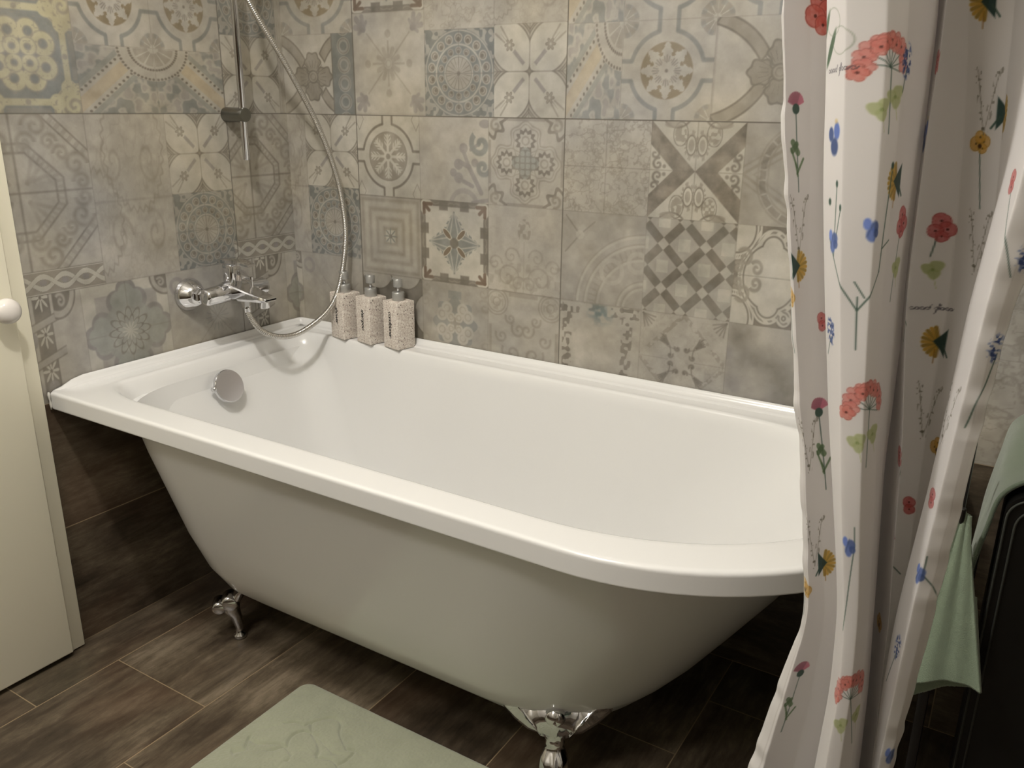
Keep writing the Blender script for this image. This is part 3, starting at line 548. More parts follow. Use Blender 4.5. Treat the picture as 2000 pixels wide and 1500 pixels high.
def flower(C, S, Z, kind, x, z, bx=None, bz=None):
    has = bx is not None
    st = lambda f, R=.034: stamp(C, S, Z, (x, z, R), f)
    if kind == 'ger':
        stem(C, S, Z, x + .006, z - .018, bx if has else x + .006, bz if has else z - .09)
        def f(c, a, b):
            for k in np.linspace(-.2, 3.0, 9): mixc(c, GRN, sm(seg(a, b, 6, -18, 6 + 15 * np.cos(k), -18 + 17 * np.sin(k)) - .4, .8), .8)
            for i, k in enumerate(np.linspace(-.1, 3.35, 9)): F_blossom(c, a, b, 6 + 19 * np.cos(k), -14 + 17 * np.sin(k) , 7.5, CORAL)
            F_blossom(c, a, b, -16, -22, 7.5, (.89, .50, .44))
            for k in (.7, 1.4, 2.1, 2.6): F_blossom(c, a, b, 5 + 10 * np.cos(k), -8 + 11 * np.sin(k), 7, (.90, .55, .50))
        st(f, .042)
    elif kind in ('cor', 'red', 'poppy'):
        if has: stem(C, S, Z, x, z, bx, bz)
        col = {'cor': (.80, .38, .38), 'red': REDF, 'poppy': (.85, .40, .34)}[kind]; g = 1.6 if kind == 'poppy' else 1
        def f(c, a, b):
            for dx, dy, R in ((0, 5, 8), (5, -3, 8), (-4, -5, 7), (1, -10, 6)) if kind != 'red' else ((0, 3, 6.5), (1, -5, 6)): F_blossom(c, a, b, dx * g, dy * g, R * g, col, 3, .15)
        st(f, .03)
    elif kind == 'this':
        stem(C, S, Z, x, z - .006, bx, bz, .6); mx, mz = (x * .4 + bx * .6), (z * .4 + bz * .6)
        stamp(C, S, Z, (mx, mz, .03), lambda c, a, b: [mixc(c, (.42, .52, .36), sm(seg(a, b, x0, y0, x1, y1) - w, 1.), .75) for x0, y0, x1, y1, w in ((-1, -10, -9, 8, 1.2), (-1, -16, 9, -2, 1.3), (1, 4, -6, 14, 3.2), (-1, 12, -7, 6, 3.0), (0, -18, -3, -6, 1.2))])
        def f(c, a, b):
            for k in np.linspace(.2, 2.94, 13): mixc(c, np.array(PINKF) * (1 if int(k * 9) % 2 else .85), sm(seg(a, b, 0, -2, 11 * np.cos(k), 10 * np.sin(k)) - 1.3, 1.), .9)
            mixc(c, GRN, sm(np.hypot(a, (b + 5) * 1.05) - 5.2, 1.))
        st(f, .02)
    elif kind == 'viola':
        def f(c, a, b):
            for dx, dy, rx, ry, k in ((4, 4, 4, 7, 1.1), (-4, 1, 3.5, 6, .85), (1, -9, 5, 7.5, .8)): mixc(c, np.clip(np.array(BLUF) * k, 0, 1), sm((np.hypot((a - dx) / rx, (b - dy) / ry) - 1) * 4, 1.5), .92)
            mixc(c, YELF, sm(np.hypot(a - 3, b - 12) - 2, 2), .4)
        st(f, .022)
    elif kind == 'clov':
        def f(c, a, b):
            for dx, dy, R in ((-4, 1, 5), (3, 4, 5.5), (1, -4, 5)): mixc(c, LGRN, sm(np.hypot(a - dx, b - dy) - R * (1 + .1 * np.sin(np.arctan2(b - dy, a - dx) * 3)), 1.5), .75)
            mixc(c, (.55, .62, .38), sm(np.hypot(a, b) - 1.4, 1.5), .7); mixc(c, LGRN, sm(seg(a, b, 0, 0, 4, -18) - .35, .8), .6)
        st(f, .02)
    elif kind in ('daisyL', 'daisyR', 'dais', 'half'):
        s = -1 if kind in ('daisyL', 'half') else 1
        def f(c, a, b):
            a2 = a * s
            for i, k in enumerate(np.linspace(-1.5, 1.3, 11)): mixc(c, np.array(YELF) * (1 if i % 2 else .86), sm(seg(a2, b, 0, 0, 13 * np.cos(k), 15 * np.sin(k)) - 1.7, 1.2), .92)
            mixc(c, (.22, .33, .30), sm(np.maximum(np.abs(b) * .8 + (a2 + 2) * .9 - 6, -a2 - 8) * .8, 1.), .92); mixc(c, GRN, sm(seg(a2, b, -5, -3, -12, -13) - .9, 1.), .9)
            mixc(c, (.65, .45, .15), sm(seg(a2, b, 2, -8, 2, -22) - .5, 1.), .6)
        st(f, .026)
    elif kind == 'yel':
        if has: stem(C, S, Z, x, z, bx, bz, .5)
        def f(c, a, b):
            for dx, dy, R in ((-4, 2, 7), (4, 4, 7), (0, 8, 6), (3, -2, 5)): F_blossom(c, a, b, dx, dy, R, (.87, .68, .25), 3, .12)
            mixc(c, (.35, .24, .12), sm(np.hypot(a, b) - 2, 1.5), .9)
        st(f, .02)
    elif kind == 'sprig':
        for q in ((0, -.035, 0, .012), (0, .0, -.030, .060), (-.022, .045, -.018, .105), (0, .0, .018, .035), (.018, .035, .026, .12), (.004, .012, -.002, .025), (-.02, .055, -.012, .085), (.02, .055, .031, .062)): stem(C, S, Z, x + q[0], z + q[1], x + q[2], z + q[3], .55)
        for q in ((-.018, .108), (-.03, .092), (.026, .125), (-.012, .088)): stamp(C, S, Z, (x + q[0], z + q[1], .006), lambda c, a, b: mixc(c, GRN, sm(np.hypot(a, b * .6) - 1.8, 1.)))
    elif kind == 'blue':
        if has: stem(C, S, Z, x + .006, z, bx, bz, .5); stem(C, S, Z, x + .006, z, x + .006, z + .02, .5)
        def f(c, a, b):
            for dx, dy, rx, ry in ((-3, 4, 2.6, 5), (3, 2, 4, 5), (0, -5, 3.6, 6), (4, -3, 3.2, 4)): mixc(c, np.array((.45, .55, .82)) * (1 - .04 * dx), sm((np.hypot((a - dx) / rx, (b - dy) / ry) - 1) * 4, 1.5), .85)
            mixc(c, np.array(BLUF) * .8, sm(np.abs(a + 1 - .3 * b) - .5, 1.) * sm(np.hypot(a, b) - 8, 2), .5)
        st(f, .02)
    elif kind == 'lav':
        if has: stem(C, S, Z, x, z - .005, bx, bz, .5)
        def f(c, a, b):
            m = sm((np.hypot(a / 6.5, b / 13) - 1) * 5, 2.) * sm(.52 - vnoise(a * .5 + x * 50, b * .5, 4), .2); mixc(c, (.42, .50, .72), m, .9); mixc(c, (.22, .30, .52), m * sm(.5 - vnoise(a * .7, b * .7, 6), .1), .7)
        st(f, .018)
    elif kind == 'gras':
        def f(c, a, b):
            for sx, ex in ((0, -9), (0, 12)):
                d = seg(a, b, sx, -28, ex, 28); k = vnoise(a * .5, b * .35, 12); mixc(c, (.50, .48, .42), sm(d - .35, .8), .5); mixc(c, (.50, .48, .42), sm(d - 3.2, 1) * sm(.68 - k, .08), .55)
        st(f, .034)
    elif kind == 'leaf':
        def f(c, a, b): mixc(c, (.36, .46, .36), sm((np.hypot((a - b * .45) / 3.2, b / 15) - 1) * 4, 1.5), .9); mixc(c, (.62, .66, .58), sm(np.abs(np.hypot(a - 14, b - 6) - 11) - .4, .8), .5)
        st(f, .03)
    elif kind == 'text':
        def f(c, a, b):
            d = 9 + 0 * a
            for k in range(8):
                x0 = -17 + k * 4.1 + (3 if k > 3 else 0); d = np.minimum(d, np.abs(np.hypot((a - x0), (b - x0 * .08)) - 1.3) - .25); d = np.minimum(d, seg(a, b, x0 + 1.2, x0 * .08 - 1.2, x0 + 2.8, x0 * .08 + (4 if k in (3, 4) else 1)) - .3)
            d = np.minimum(d, seg(a, b, 1, -5, 4.5, 5) - .35); mixc(c, (.28, .26, .30), sm(d, .8), .85)
        st(f, .024)

FOLDS = [
    (-0.8, [0.375, 0.427, 0.55, 0.662, 0.845, 1.012, 1.165, 1.307, 1.361], [1.549, 1.558, 1.579, 1.599, 1.574, 1.546, 1.522, 1.503, 1.498]),
    (-0.812, [0.395, 0.447, 0.564, 0.671, 0.851, 1.015, 1.166, 1.306, 1.358], [1.57, 1.579, 1.594, 1.606, 1.581, 1.552, 1.528, 1.51, 1.504]),
    (-0.785, [0.391, 0.44, 0.556, 0.661, 0.844, 1.011, 1.166, 1.307, 1.361], [1.604, 1.608, 1.616, 1.62, 1.594, 1.563, 1.543, 1.526, 1.52]),
    (-0.765, [0.393, 0.442, 0.554, 0.657, 0.842, 1.01, 1.166, 1.309, 1.362], [1.64, 1.643, 1.644, 1.64, 1.613, 1.583, 1.561, 1.545, 1.538]),
    (-0.875, [0.484, 0.526, 0.627, 0.719, 0.883, 1.032, 1.17, 1.297, 1.344], [1.642, 1.644, 1.647, 1.643, 1.619, 1.596, 1.578, 1.564, 1.558]),
    (-0.905, [0.516, 0.557, 0.653, 0.74, 0.897, 1.04, 1.172, 1.293, 1.338], [1.658, 1.659, 1.661, 1.655, 1.633, 1.613, 1.598, 1.585, 1.58]),
    (-0.905, [0.524, 0.563, 0.657, 0.744, 0.901, 1.043, 1.173, 1.291, 1.336], [1.673, 1.673, 1.672, 1.667, 1.651, 1.637, 1.628, 1.618, 1.613]),
    (-0.885, [0.512, 0.552, 0.647, 0.735, 0.896, 1.041, 1.173, 1.292, 1.337], [1.681, 1.681, 1.679, 1.673, 1.66, 1.645, 1.639, 1.633, 1.627]),
    (-0.835, [0.474, 0.516, 0.616, 0.708, 0.878, 1.033, 1.171, 1.297, 1.344], [1.685, 1.685, 1.681, 1.674, 1.662, 1.657, 1.651, 1.647, 1.641]),
    (-0.785, [0.43, 0.474, 0.579, 0.677, 0.858, 1.022, 1.169, 1.302, 1.352], [1.679, 1.678, 1.673, 1.666, 1.653, 1.645, 1.638, 1.635, 1.628]),
    (-0.85, [0.493, 0.534, 0.63, 0.722, 0.888, 1.036, 1.172, 1.295, 1.341], [1.699, 1.698, 1.694, 1.69, 1.678, 1.662, 1.656, 1.654, 1.649]),
    (-0.77, [0.423, 0.467, 0.574, 0.674, 0.856, 1.02, 1.169, 1.303, 1.354], [1.689, 1.688, 1.684, 1.679, 1.666, 1.651, 1.645, 1.644, 1.637]),
    (-0.765, [0.423, 0.468, 0.576, 0.677, 0.86, 1.024, 1.17, 1.303, 1.353], [1.697, 1.697, 1.697, 1.695, 1.689, 1.688, 1.679, 1.666, 1.66]),
    (-0.785, [0.445, 0.489, 0.596, 0.694, 0.872, 1.032, 1.172, 1.299, 1.347], [1.709, 1.708, 1.712, 1.713, 1.713, 1.722, 1.711, 1.702, 1.696]),
    (-0.85, [0.493, 0.533, 0.631, 0.724, 0.894, 1.043, 1.174, 1.292, 1.336], [1.699, 1.697, 1.695, 1.696, 1.706, 1.711, 1.722, 1.719, 1.714]),
    (-0.885, [0.525, 0.564, 0.659, 0.748, 0.909, 1.051, 1.176, 1.288, 1.329], [1.706, 1.705, 1.708, 1.711, 1.718, 1.726, 1.736, 1.732, 1.728]),
    (-0.88, [0.526, 0.565, 0.661, 0.75, 0.91, 1.052, 1.177, 1.287, 1.328], [1.716, 1.715, 1.719, 1.723, 1.73, 1.738, 1.756, 1.753, 1.749]),
    (-0.87, [0.519, 0.559, 0.657, 0.747, 0.909, 1.051, 1.177, 1.287, 1.329], [1.718, 1.718, 1.725, 1.73, 1.738, 1.745, 1.772, 1.764, 1.76])]
FLOWERS = [
('ger', 0.244,1.259, 0.252,1.189),
('poppy', 0.063,1.302),
('this', 0.029,1.213, 0.031,1.129),
('viola', 0.211,1.186),
('clov', 0.243,1.208),
('clov', 0.257,1.218),
('half', 0.27,1.15),
('daisyL', 0.548,1.3),
('daisyR', 0.568,1.206),
('yel', 0.55,1.177, 0.554,1.121),
('red', 0.654,1.154, 0.68,1.078),
('sprig', 0.236,1.038),
('blue', 0.212,1.097),
('blue', 0.242,1.11),
('dais', 0.025,1.056),
('yel', 0,1.02, 0.005,0.965),
('cor', 0.288,1.115, 0.281,1.043),
('cor', 0.53,1.101, 0.526,1.071),
('clov', 0.286,1.073),
('clov', 0.528,1.058),
('red', 0.062,0.996),
('lav', 0.206,1.014, 0.197,0.991),
('lav', 0.443,1.041, 0.425,1.002),
('daisyL', 0.536,0.987),
('lav', 0.69,1.016, 0.676,0.941),
('ger', 0.245,0.966, 0.249,0.893),
('clov', 0.239,0.917),
('clov', 0.257,0.923),
('this', 0.052,0.905, 0.056,0.813),
('yel', 0.552,0.879, 0.555,0.854),
('red', 0.429,0.892, 0.437,0.872),
('red', 0.651,0.864),
('red', 0.531,0.809),
('lav', 0.69,1.096),
('blue', 0.232,0.814, 0.225,0.723),
('daisyR', 0.048,0.726),
('yel', 0.005,0.694, 0.003,0.66),
('blue', 0.665,0.789, 0.696,0.764),
('lav', 0.656,0.701, 0.643,0.652),
('this', 0.029,0.591, 0.024,0.502),
('ger', 0.238,0.668, 0.259,0.588),
('blue', 0.68,0.58),
('this', 0.447,0.806, 0.53,0.727),
('yel', 0.403,0.689),
('clov', 0.236,0.618),
('clov', 0.259,0.622),
('text', 0.531,1.02),
('text', 0.216,1.24),
('gras', 0.552,1.215),
('gras', 0.554,1.09),
('gras', 0.642,0.946),
('gras', 0.535,0.914),
('gras', 0.03,1.096),
('gras', 0.026,0.866),
('gras', 0.03,0.753),
('leaf', 0.202,1.257),
('leaf', 0.191,1.272),
('lav', 0.269,1.246, 0.266,1.222),
('red', 0.43,1.248),
('viola', 0.424,1.189),
]
def curtain_surface(ds=.00076, z0=.33, z1=1.34, zt=1.972):
    """plan curves of the gathered cloth: fold lines blended with Catmull-Rom across, linear-smooth in height"""
    zf = np.arange(z0, z1, ds); zs = np.concatenate([np.linspace(.06, z0 - .01, 28), zf, np.linspace(z1 + .01, zt, 60)])
    X = []; Y = []
    for y, hz, hx in FOLDS:
        hz, hx = np.array(hz), np.array(hx)
        x = np.interp(zs, hz, hx); lo, hi = zs < hz[0], zs > hz[-1]
        x[lo] = hx[0] + (zs[lo] - hz[0]) * .15 * (hx[1] - hx[0]) / (hz[1] - hz[0])
        x[hi] = hx[-1] + (zs[hi] - hz[-1]) * .12
        X.append(x); Y.append(np.full_like(x, y) + .006 * np.sin(zs * 7 + y * 90))
    X = np.array(X); Y = np.array(Y)
    k = np.hanning(121)[1:-1]; k /= k.sum(); n = len(k) // 2
    m = slice(28, 28 + len(zf))
    for A in (X, Y):
        for r in range(A.shape[0]):
            v = A[r, m]; A[r, m] = np.convolve(np.concatenate([np.full(n, v[0]) + (v[0]-v[40])/40*np.arange(n,0,-1), v, np.full(n, v[-1]) + (v[-1]-v[-41])/40*np.arange(1,n+1)]), k, 'valid')
    seglen = np.hypot(np.diff(X, axis=0), np.diff(Y, axis=0)).mean(axis=1)
    xs, ys, ss = [], [], []; S = 0.
    nc = X.shape[0]
    for i in range(nc - 1):
        p0, p1, p2, p3 = (np.array([X[j], Y[j]]) for j in (max(i - 1, 0), i, i + 1, min(i + 2, nc - 1)))
        m1, m2 = (p2 - p0) * .10, (p3 - p1) * .10
        def at(t, r=slice(None)): return (2*t**3-3*t*t+1) * p1[:, r] + (t**3-2*t*t+t) * m1[:, r] + (-2*t**3+3*t*t) * p2[:, r] + (t**3-t*t) * m2[:, r]
        tt = np.linspace(0, 1, 65); pr = np.array([at(t, slice(40, 1100, 60)) for t in tt]); ln = np.hypot(np.diff(pr[:, 0], axis=0), np.diff(pr[:, 1], axis=0)).mean(axis=1)
        cum = np.concatenate([[0], np.cumsum(ln)]); q = max(4, int(cum[-1] / ds)); tk = np.interp(np.arange(q) / q, cum / cum[-1], tt); seglen[i] = cum[-1]
        for k, t in enumerate(tk):
            v = at(t); xs.append(v[0]); ys.append(v[1]); ss.append(S + seglen[i] * k / q)
        S += seglen[i]
    xs.append(X[-1]); ys.append(Y[-1]); ss.append(S)
    X, Y, s = np.array(xs).T, np.array(ys).T, np.array(ss)   # (nz, ns)
    SS, ZZ = np.meshgrid(s, zs)
    # soft wrinkles along the hems and across the cloth
    w = (vnoise(SS * 9, ZZ * 5.5, 7) - .5) * .007 + (vnoise(SS * 28, ZZ * 14, 8) - .5) * .0022
    hem = np.exp(-((SS) / .018) ** 2) + np.exp(-((SS - s[-1]) / .022) ** 2)
    w = w + hem * (vnoise(SS * 10, ZZ * 55, 9) - .5) * .006
    return X + w * .3, Y + w, s, zs
# ================================================================ ROOM SHELL
XR, YF, ZC = 2.32, -2.55, 2.45
ZJ, ZB, XA, TW = 1.1841, .5895, .2427, .5936
def dense(segs):
    out = [np.arange(a, b, s) for a, b, s in segs]; return np.unique(np.round(np.concatenate(out + [np.array([segs[-1][1]])]), 6))
T = TW + .0034   # tile length
def A_cells(x0, sgn=1, only=None):
    f = lambda t: x0 + t
    v = lambda q: ZJ - q
    return [(f(-.096), v(.312), f(.2217), v(-.006), P_octagon), (f(.2217), v(.362), f(.418), v(0), P_rosetex), (f(.418), v(.181), f(T), v(0), P_petals), (f(.418), v(.362), f(T), v(.181), P_medal),
            (f(-.01), v(.362), f(.2217), v(.312), P_guil), (f(0), v(.594), f(.158), v(.362), P_cols), (f(.158), v(.594), f(.375), v(.362), P_flower), (f(.375), v(.594), f(T), v(.362), P_ray)]
Z1, Z2 = 1.375, 1.565
cl1, cl2 = A_cells(-.2005 - T), A_cells(-.2005)
left_cells = cl2[:1] + cl1[:1] + [c for c in cl1[1:]] + cl2[1:] + [
    (-.80, ZJ, -.575, 1.405, P_cart), (-.80, 1.405, -.575, 1.62, P_cart), (-.575, ZJ, -.388, 1.322, P_dotdiag), (-.388 + .187, ZJ, -.388, 1.322, P_dotdiag), (-.575, 1.322, -.388, 1.51, P_circ8), (-.388, 1.322, -.2005, 1.51, P_circ8),
    (-.2005, ZJ, -.02, 1.365, P_petals), (-.2005, 1.365, -.02, 1.55, P_medal), (-.02, ZJ, .001, 1.6, P_faint)]
ys = dense([(YF, -.83, .12), (-.83, -.79, .004), (-.79, 0, .0014)]); zs_ = dense([(ZB, .60, .0014), (.60, 1.50, .0014), (1.51, ZC, .09)])
C = paint_wall(ys, zs_, left_cells, [-.2005, -.2005 - T, -.2005 - 2 * T], [ZJ, ZJ + TW])
P = np.zeros(C.shape); P[..., 1], P[..., 2] = np.meshgrid(ys, zs_)
ev = [(0, YF, 0), (0, 0, 0), (0, 0, ZB), (0, YF, ZB), (-.1, YF, 0), (-.1, .1, 0), (-.1, .1, ZC), (-.1, YF, ZC)]
o, F = grid_mesh('wall_left', P, [M['print'], M['wallwood_l']], color=C, smooth=False, extra=(ev, [(0, 1, 2, 3), (4, 7, 6, 5)])); tag(o, kind='structure')
mi = np.zeros(len(F), np.int32); mi[-2:] = 1; o.data.polygons.foreach_set('material_index', mi)
f3 = lambda x0: x0
back_cells = A_cells(XA - T)[:1] + A_cells(XA - T)[1:] + [
    (.0, ZJ, .170, 1.375, P_tflo), (.170, ZJ, XA, 1.376, P_acanth), (.0, 1.375, XA, 1.565, P_circ8),
    (XA, .99, .441, ZJ, P_snow), (.441, .99, .640, ZJ, P_scroll), (.640, .99, .838, ZJ, P_damask),
    (XA, .79, .441, .99, P_squares), (.441, .79, .640, .99, P_bluestar), (.640, .79, .838, .99, P_faint),
    (XA, ZB, .441, .79, P_scallop), (.441, ZB, .640, .79, P_relief), (.640, ZB, .838, .79, P_faintcirc),
    (XA, ZJ + .003, .462, 1.418, P_compass), (XA, 1.418, .462, 1.60, P_bluestar), (.462, ZJ, .654, 1.373, P_medal), (.654, ZJ, .838, 1.378, P_petals), (.462, 1.373, .654, 1.56, P_tex), (.654, 1.378, .838, 1.56, P_rosetex),
    (.838, .99, 1.040, ZJ, lambda c, a, b: [P_tex(c, a, b, 11, .75, 4.6), mixc(c, DK, sm(np.minimum(np.abs(a), np.abs(b)) - .008), .6)]), (1.040, .99, 1.236, ZJ, P_X), (1.236, .99, 1.432, ZJ, P_bands),
    (.838, .79, 1.040, .99, P_arcs), (1.040, .79, 1.236, .99, P_lattice), (1.236, .79, 1.40, .99, P_scalmed),
    (.838, ZB, 1.040, .79, P_dotborder), (1.040, ZB, 1.236, .79, P_starfine), (1.236, ZB, 1.432, .79, P_blotch),
    (.838, ZJ, .966, 1.373, P_dotdiag), (.966, ZJ, 1.160, 1.373, P_circ8), (1.160, ZJ, 1.36, 1.373, P_bigflo),
    (.838, 1.373, .966, 1.56, P_dotdiag), (.966, 1.373, 1.160, 1.56, P_circ8), (1.160, 1.373, 1.36, 1.56, P_circ8),
    (1.43, ZB, 1.63, .79, P_blotch), (1.63, ZB, 1.83, .79, lambda c, a, b: P_tex(c, a, b, 44, .9, 2.2)), (1.63, .79, 1.83, .99, lambda c, a, b: P_tex(c, a, b, 45, .9, 2.2)), (1.43, .79, 1.63, .99, P_petals)]
xs = dense([(0, 1.46, .0014), (1.46, 1.64, .006), (1.64, 1.86, .003), (1.86, XR, .06)]); zs_ = dense([(ZB, 1.49, .0014), (1.50, ZC, .09)])
C = paint_wall(xs, zs_, back_cells, [XA, XA + TW + .0018, XA + 2 * TW + .0036, XA + 3 * TW], [ZJ, ZJ + TW])
P = np.zeros(C.shape); P[..., 0], P[..., 2] = np.meshgrid(xs, zs_)
ev = [(0, 0, 0), (XR, 0, 0), (XR, 0, ZB), (0, 0, ZB), (0, .1, 0), (XR, .1, 0), (XR, .1, ZC), (0, .1, ZC)]
o, F = grid_mesh('wall_back', P, [M['print'], M['wallwood_b']], color=C, smooth=False, extra=(ev, [(0, 1, 2, 3), (4, 7, 6, 5)])); tag(o, kind='structure')
mi = np.zeros(len(F), np.int32); mi[-2:] = 1; o.data.polygons.foreach_set('material_index', mi)
del C, P
def slab(name, mat, *b):
    bm = bmesh.new(); add_box(bm, *b); return tag(bm_obj(name, bm, mat, smooth=False), kind='structure')
slab('floor', M['floor'], -.1, XR + .1, YF - .1, .1, -.1, 0)
slab('ceiling', M['plaster'], -.1, XR + .1, YF - .1, .1, ZC, ZC + .1)
def wall2(name, b, m2):
    bm = bmesh.new(); add_box(bm, *b[:4], ZB, ZC); n0 = len(bm.faces); add_box(bm, *b[:4], 0, ZB); o = tag(bm_obj(name, bm, M['plainwall'], smooth=False), kind='structure')
    o.data.materials.append(m2)
    for p_ in o.data.polygons:
        if p_.center.z < ZB - .001 : p_.material_index = 1
wall2('wall_right', (XR, XR + .1, YF, 0), M['wallwood_l']); wall2('wall_front', (0, XR, YF - .1, YF), M['wallwood_b'])

# ================================================================ CEILING LAMP
L = empty('ceiling_lamp', (LAMP[0], LAMP[1], ZC)); tag(L, 'round frosted ceiling lamp with a chrome base, above the bathroom floor', 'lamp')
bm = bmesh.new(); add_lathe(bm, [(0, 0), (.10, 0), (.10, -.02), (.06, -.03), (0, -.03)]); bm_obj('lamp_base', bm, M['chrome'], L, angle=40)
bm = bmesh.new(); add_lathe(bm, [(.06, -.03), (.085, -.045), (.088, -.06), (.07, -.075), (0, -.085)]); bm_obj('lamp_shade', bm, M['glow'], L)

# ================================================================ BATHTUB
def rrect(xL, xR, yB, yF, rFL, rFR, rBL, rBR, n=20):
    pts = []; r2 = lambda r: r if isinstance(r, tuple) else (r, r)
    def arc(cx, cy, rx, ry, a0, a1):
        for i in range(n + 1): a = math.radians(a0 + (a1 - a0) * i / n); pts.append((cx + rx * math.cos(a), cy + ry * math.sin(a)))
    a, b = r2(rFL); arc(xL + a, yF + b, a, b, 180, 270)
    a, b = r2(rFR); arc(xR - a, yF + b, a, b, 270, 360)
    a, b = r2(rBR); arc(xR - a, yB - b, a, b, 0, 90)
    a, b = r2(rBL); arc(xL + a, yB - b, a, b, 90, 180)
    return pts
EXT = [(.585, .09, 1.57, -.05, -.715, .22, (.44, .42), .08, .15), (.50, .105, 1.535, -.06, -.695, .21, (.44, .41), .08, .18),
       (.40, .125, 1.475, -.075, -.67, .205, (.42, .38), .08, .20), (.30, .153, 1.405, -.09, -.645, .19, (.40, .35), .09, .20),
       (.22, .190, 1.345, -.105, -.62, .168, (.36, .31), .10, .20), (.17, .225, 1.30, -.13, -.595, .154, (.31, .27), .10, .20),
       (.135, .27, 1.255, -.16, -.56, .13, (.22, .20), .10, .15), (.12, .35, 1.20, -.20, -.52, .08, (.16, .15), .08, .12)]
Zr = .617
RIM = lambda z, i: (z, .002 + i, 1.68 - i, -.001 - i * .2, -.745 + i, .012, (.43, .43), .006, .05)
rings = []
tt = tuple
bot = EXT[-1]; rings.append((bot[0] - .004, .45, 1.1, -.27, -.45, .05, (.1, .1), .05, .08))
rings += EXT[::-1]
rings += [(.578, .09, 1.57, -.045, -.717, .22, (.44, .42), .08, .15), RIM(.578, .010), RIM(.578, .003), RIM(.5785, .001), RIM(.580, .0), RIM(.582, .0), RIM(Zr - .008, .0), RIM(Zr - .0055, .0), RIM(Zr - .003, .0008), RIM(Zr - .0013, .0024), RIM(Zr - .0003, .0045), RIM(Zr, .007), RIM(Zr, .009), RIM(Zr, .016)]
rings += [(Zr, .056, 1.611, -.056, -.689, (.16, .07), (.42, .34), (.06, .05), (.34, .16)), (Zr, .062, 1.605, -.062, -.683, (.16, .07), (.42, .34), (.06, .05), (.34, .16)), (Zr - .001, .066, 1.602, -.065, -.680, (.16, .07), (.42, .34), (.06, .05), (.34, .16)), (Zr - .006, .071, 1.598, -.069, -.677, (.16, .08), (.42, .34), .06, (.34, .16)), (Zr - .03, .080, 1.585, -.073, -.674, (.16, .10), (.42, .34), .07, (.34, .18)),
          (.52, .108, 1.545, -.08, -.668, (.16, .14), (.43, .34), .09, (.32, .19)), (.42, .145, 1.46, -.092, -.652, .15, (.42, .33), .10, (.30, .20)), (.32, .175, 1.39, -.108, -.63, .15, (.40, .31), .11, (.28, .20)),
          (.24, .21, 1.32, -.13, -.605, .15, (.36, .28), .12, (.26, .20)), (.19, .25, 1.26, -.165, -.57, .14, (.30, .24), .12, (.22, .18)), (.162, .31, 1.20, -.21, -.525, .11, (.22, .18), .10, (.16, .14)), (.152, .40, 1.12, -.27, -.465, .07, (.12, .10), .07, (.1, .08))]
tub = empty('bathtub', (.8, -.37, 0)); tag(tub, 'white freestanding bathtub on chrome claw feet, rounded at its right end, against the patchwork tiles', 'bathtub')
O = Vector((-.8, .37, 0))
bm = bmesh.new(); add_loft(bm, [[Vector((x, y, r[0])) + O for x, y in rrect(*r[1:])] for r in rings])
o = bm_obj('basin', bm, M['acrylic'], tub)
o.data.set_sharp_from_angle(angle=math.radians(75))
# raised flange along the two walls
bm = bmesh.new(); prof = [(0, Zr - .004), (0, Zr + .017), (.004, Zr + .0185), (.0075, Zr + .0175), (.010, Zr + .012), (.013, Zr + .006), (.019, Zr + .0045), (.024, Zr + .0035), (.028, Zr - .001)]
path = [(0, -.735, .15), (0, -.715, .35), (0, -.69, .8), (0, -.665, 1.), (0, -.40, 1.), (0, -.05, 1.)]
def fl(x, y, nx, ny, k): return [Vector((x + nx * d, y + ny * d, (Zr - .004) + (z - Zr + .004) * k)) + O for d, z in prof]
R = [fl(.002, y, 1, 0, k) for _, y, k in path]
for i in range(1, 6):
    a = math.radians(90 * i / 6); R.append(fl(.002 + .0 + (1 - math.cos(a)) * .02, -.001 - (1 - math.sin(a)) * .02, math.cos(a) , -math.sin(a), 1.))
R += [fl(x, -.001, 0, -1, 1.) for x in (.06, .5, 1., 1.5, 1.655)]
add_loft(bm, R, close=False, cap=False); bm_obj('wall_flange', bm, M['acrylic'], tub)
bm = bmesh.new(); pts = [Vector((.0045, -.7445 + .0008 * math.sin(i), .576 + i * .0066)) + O for i in range(7)]; add_tube(bm, pts, lambda i: .0018 + .0008 * (i % 3), 8); bm_obj('silicone_seal', bm, M['silicone'], tub)
# overflow dial on the sloping head end
n = Vector((.93, 0, .36)).normalized(); c0 = Vector((.102, -.370, .541)) + O
bm = bmesh.new(); add_lathe(bm, [(0, -.01), (.028, -.01), (.028, .004), (.020, .006), (.020, .014), (.039, .015), (.041, .018), (.041, .026), (.0395, .0285)], c0, n, 48); o = bm_obj('overflow_dial', bm, M['chrome'], tub, angle=30)
bm = bmesh.new(); add_lathe(bm, [(.0395, .0285), (.036, .0290), (0, .0295)], c0, n, 48); bm_obj('dial_face', bm, M['dialface'], o)
bm = bmesh.new(); add_lathe(bm, [(0, 0), (.0065, 0), (.0065, .012), (0, .014)], c0 + Vector((.012, -.040, .008)), n, 16); bm_obj('dial_pin', bm, M['chrome'], o)
bm = bmesh.new(); add_lathe(bm, [(0, .0), (.033, .0), (.035, .003), (.020, .006), (0, .006)], Vector((.50, -.37, .1525)) + O, (0, 0, 1), 32); bm_obj('drain_cover', bm, M['chrome'], tub)
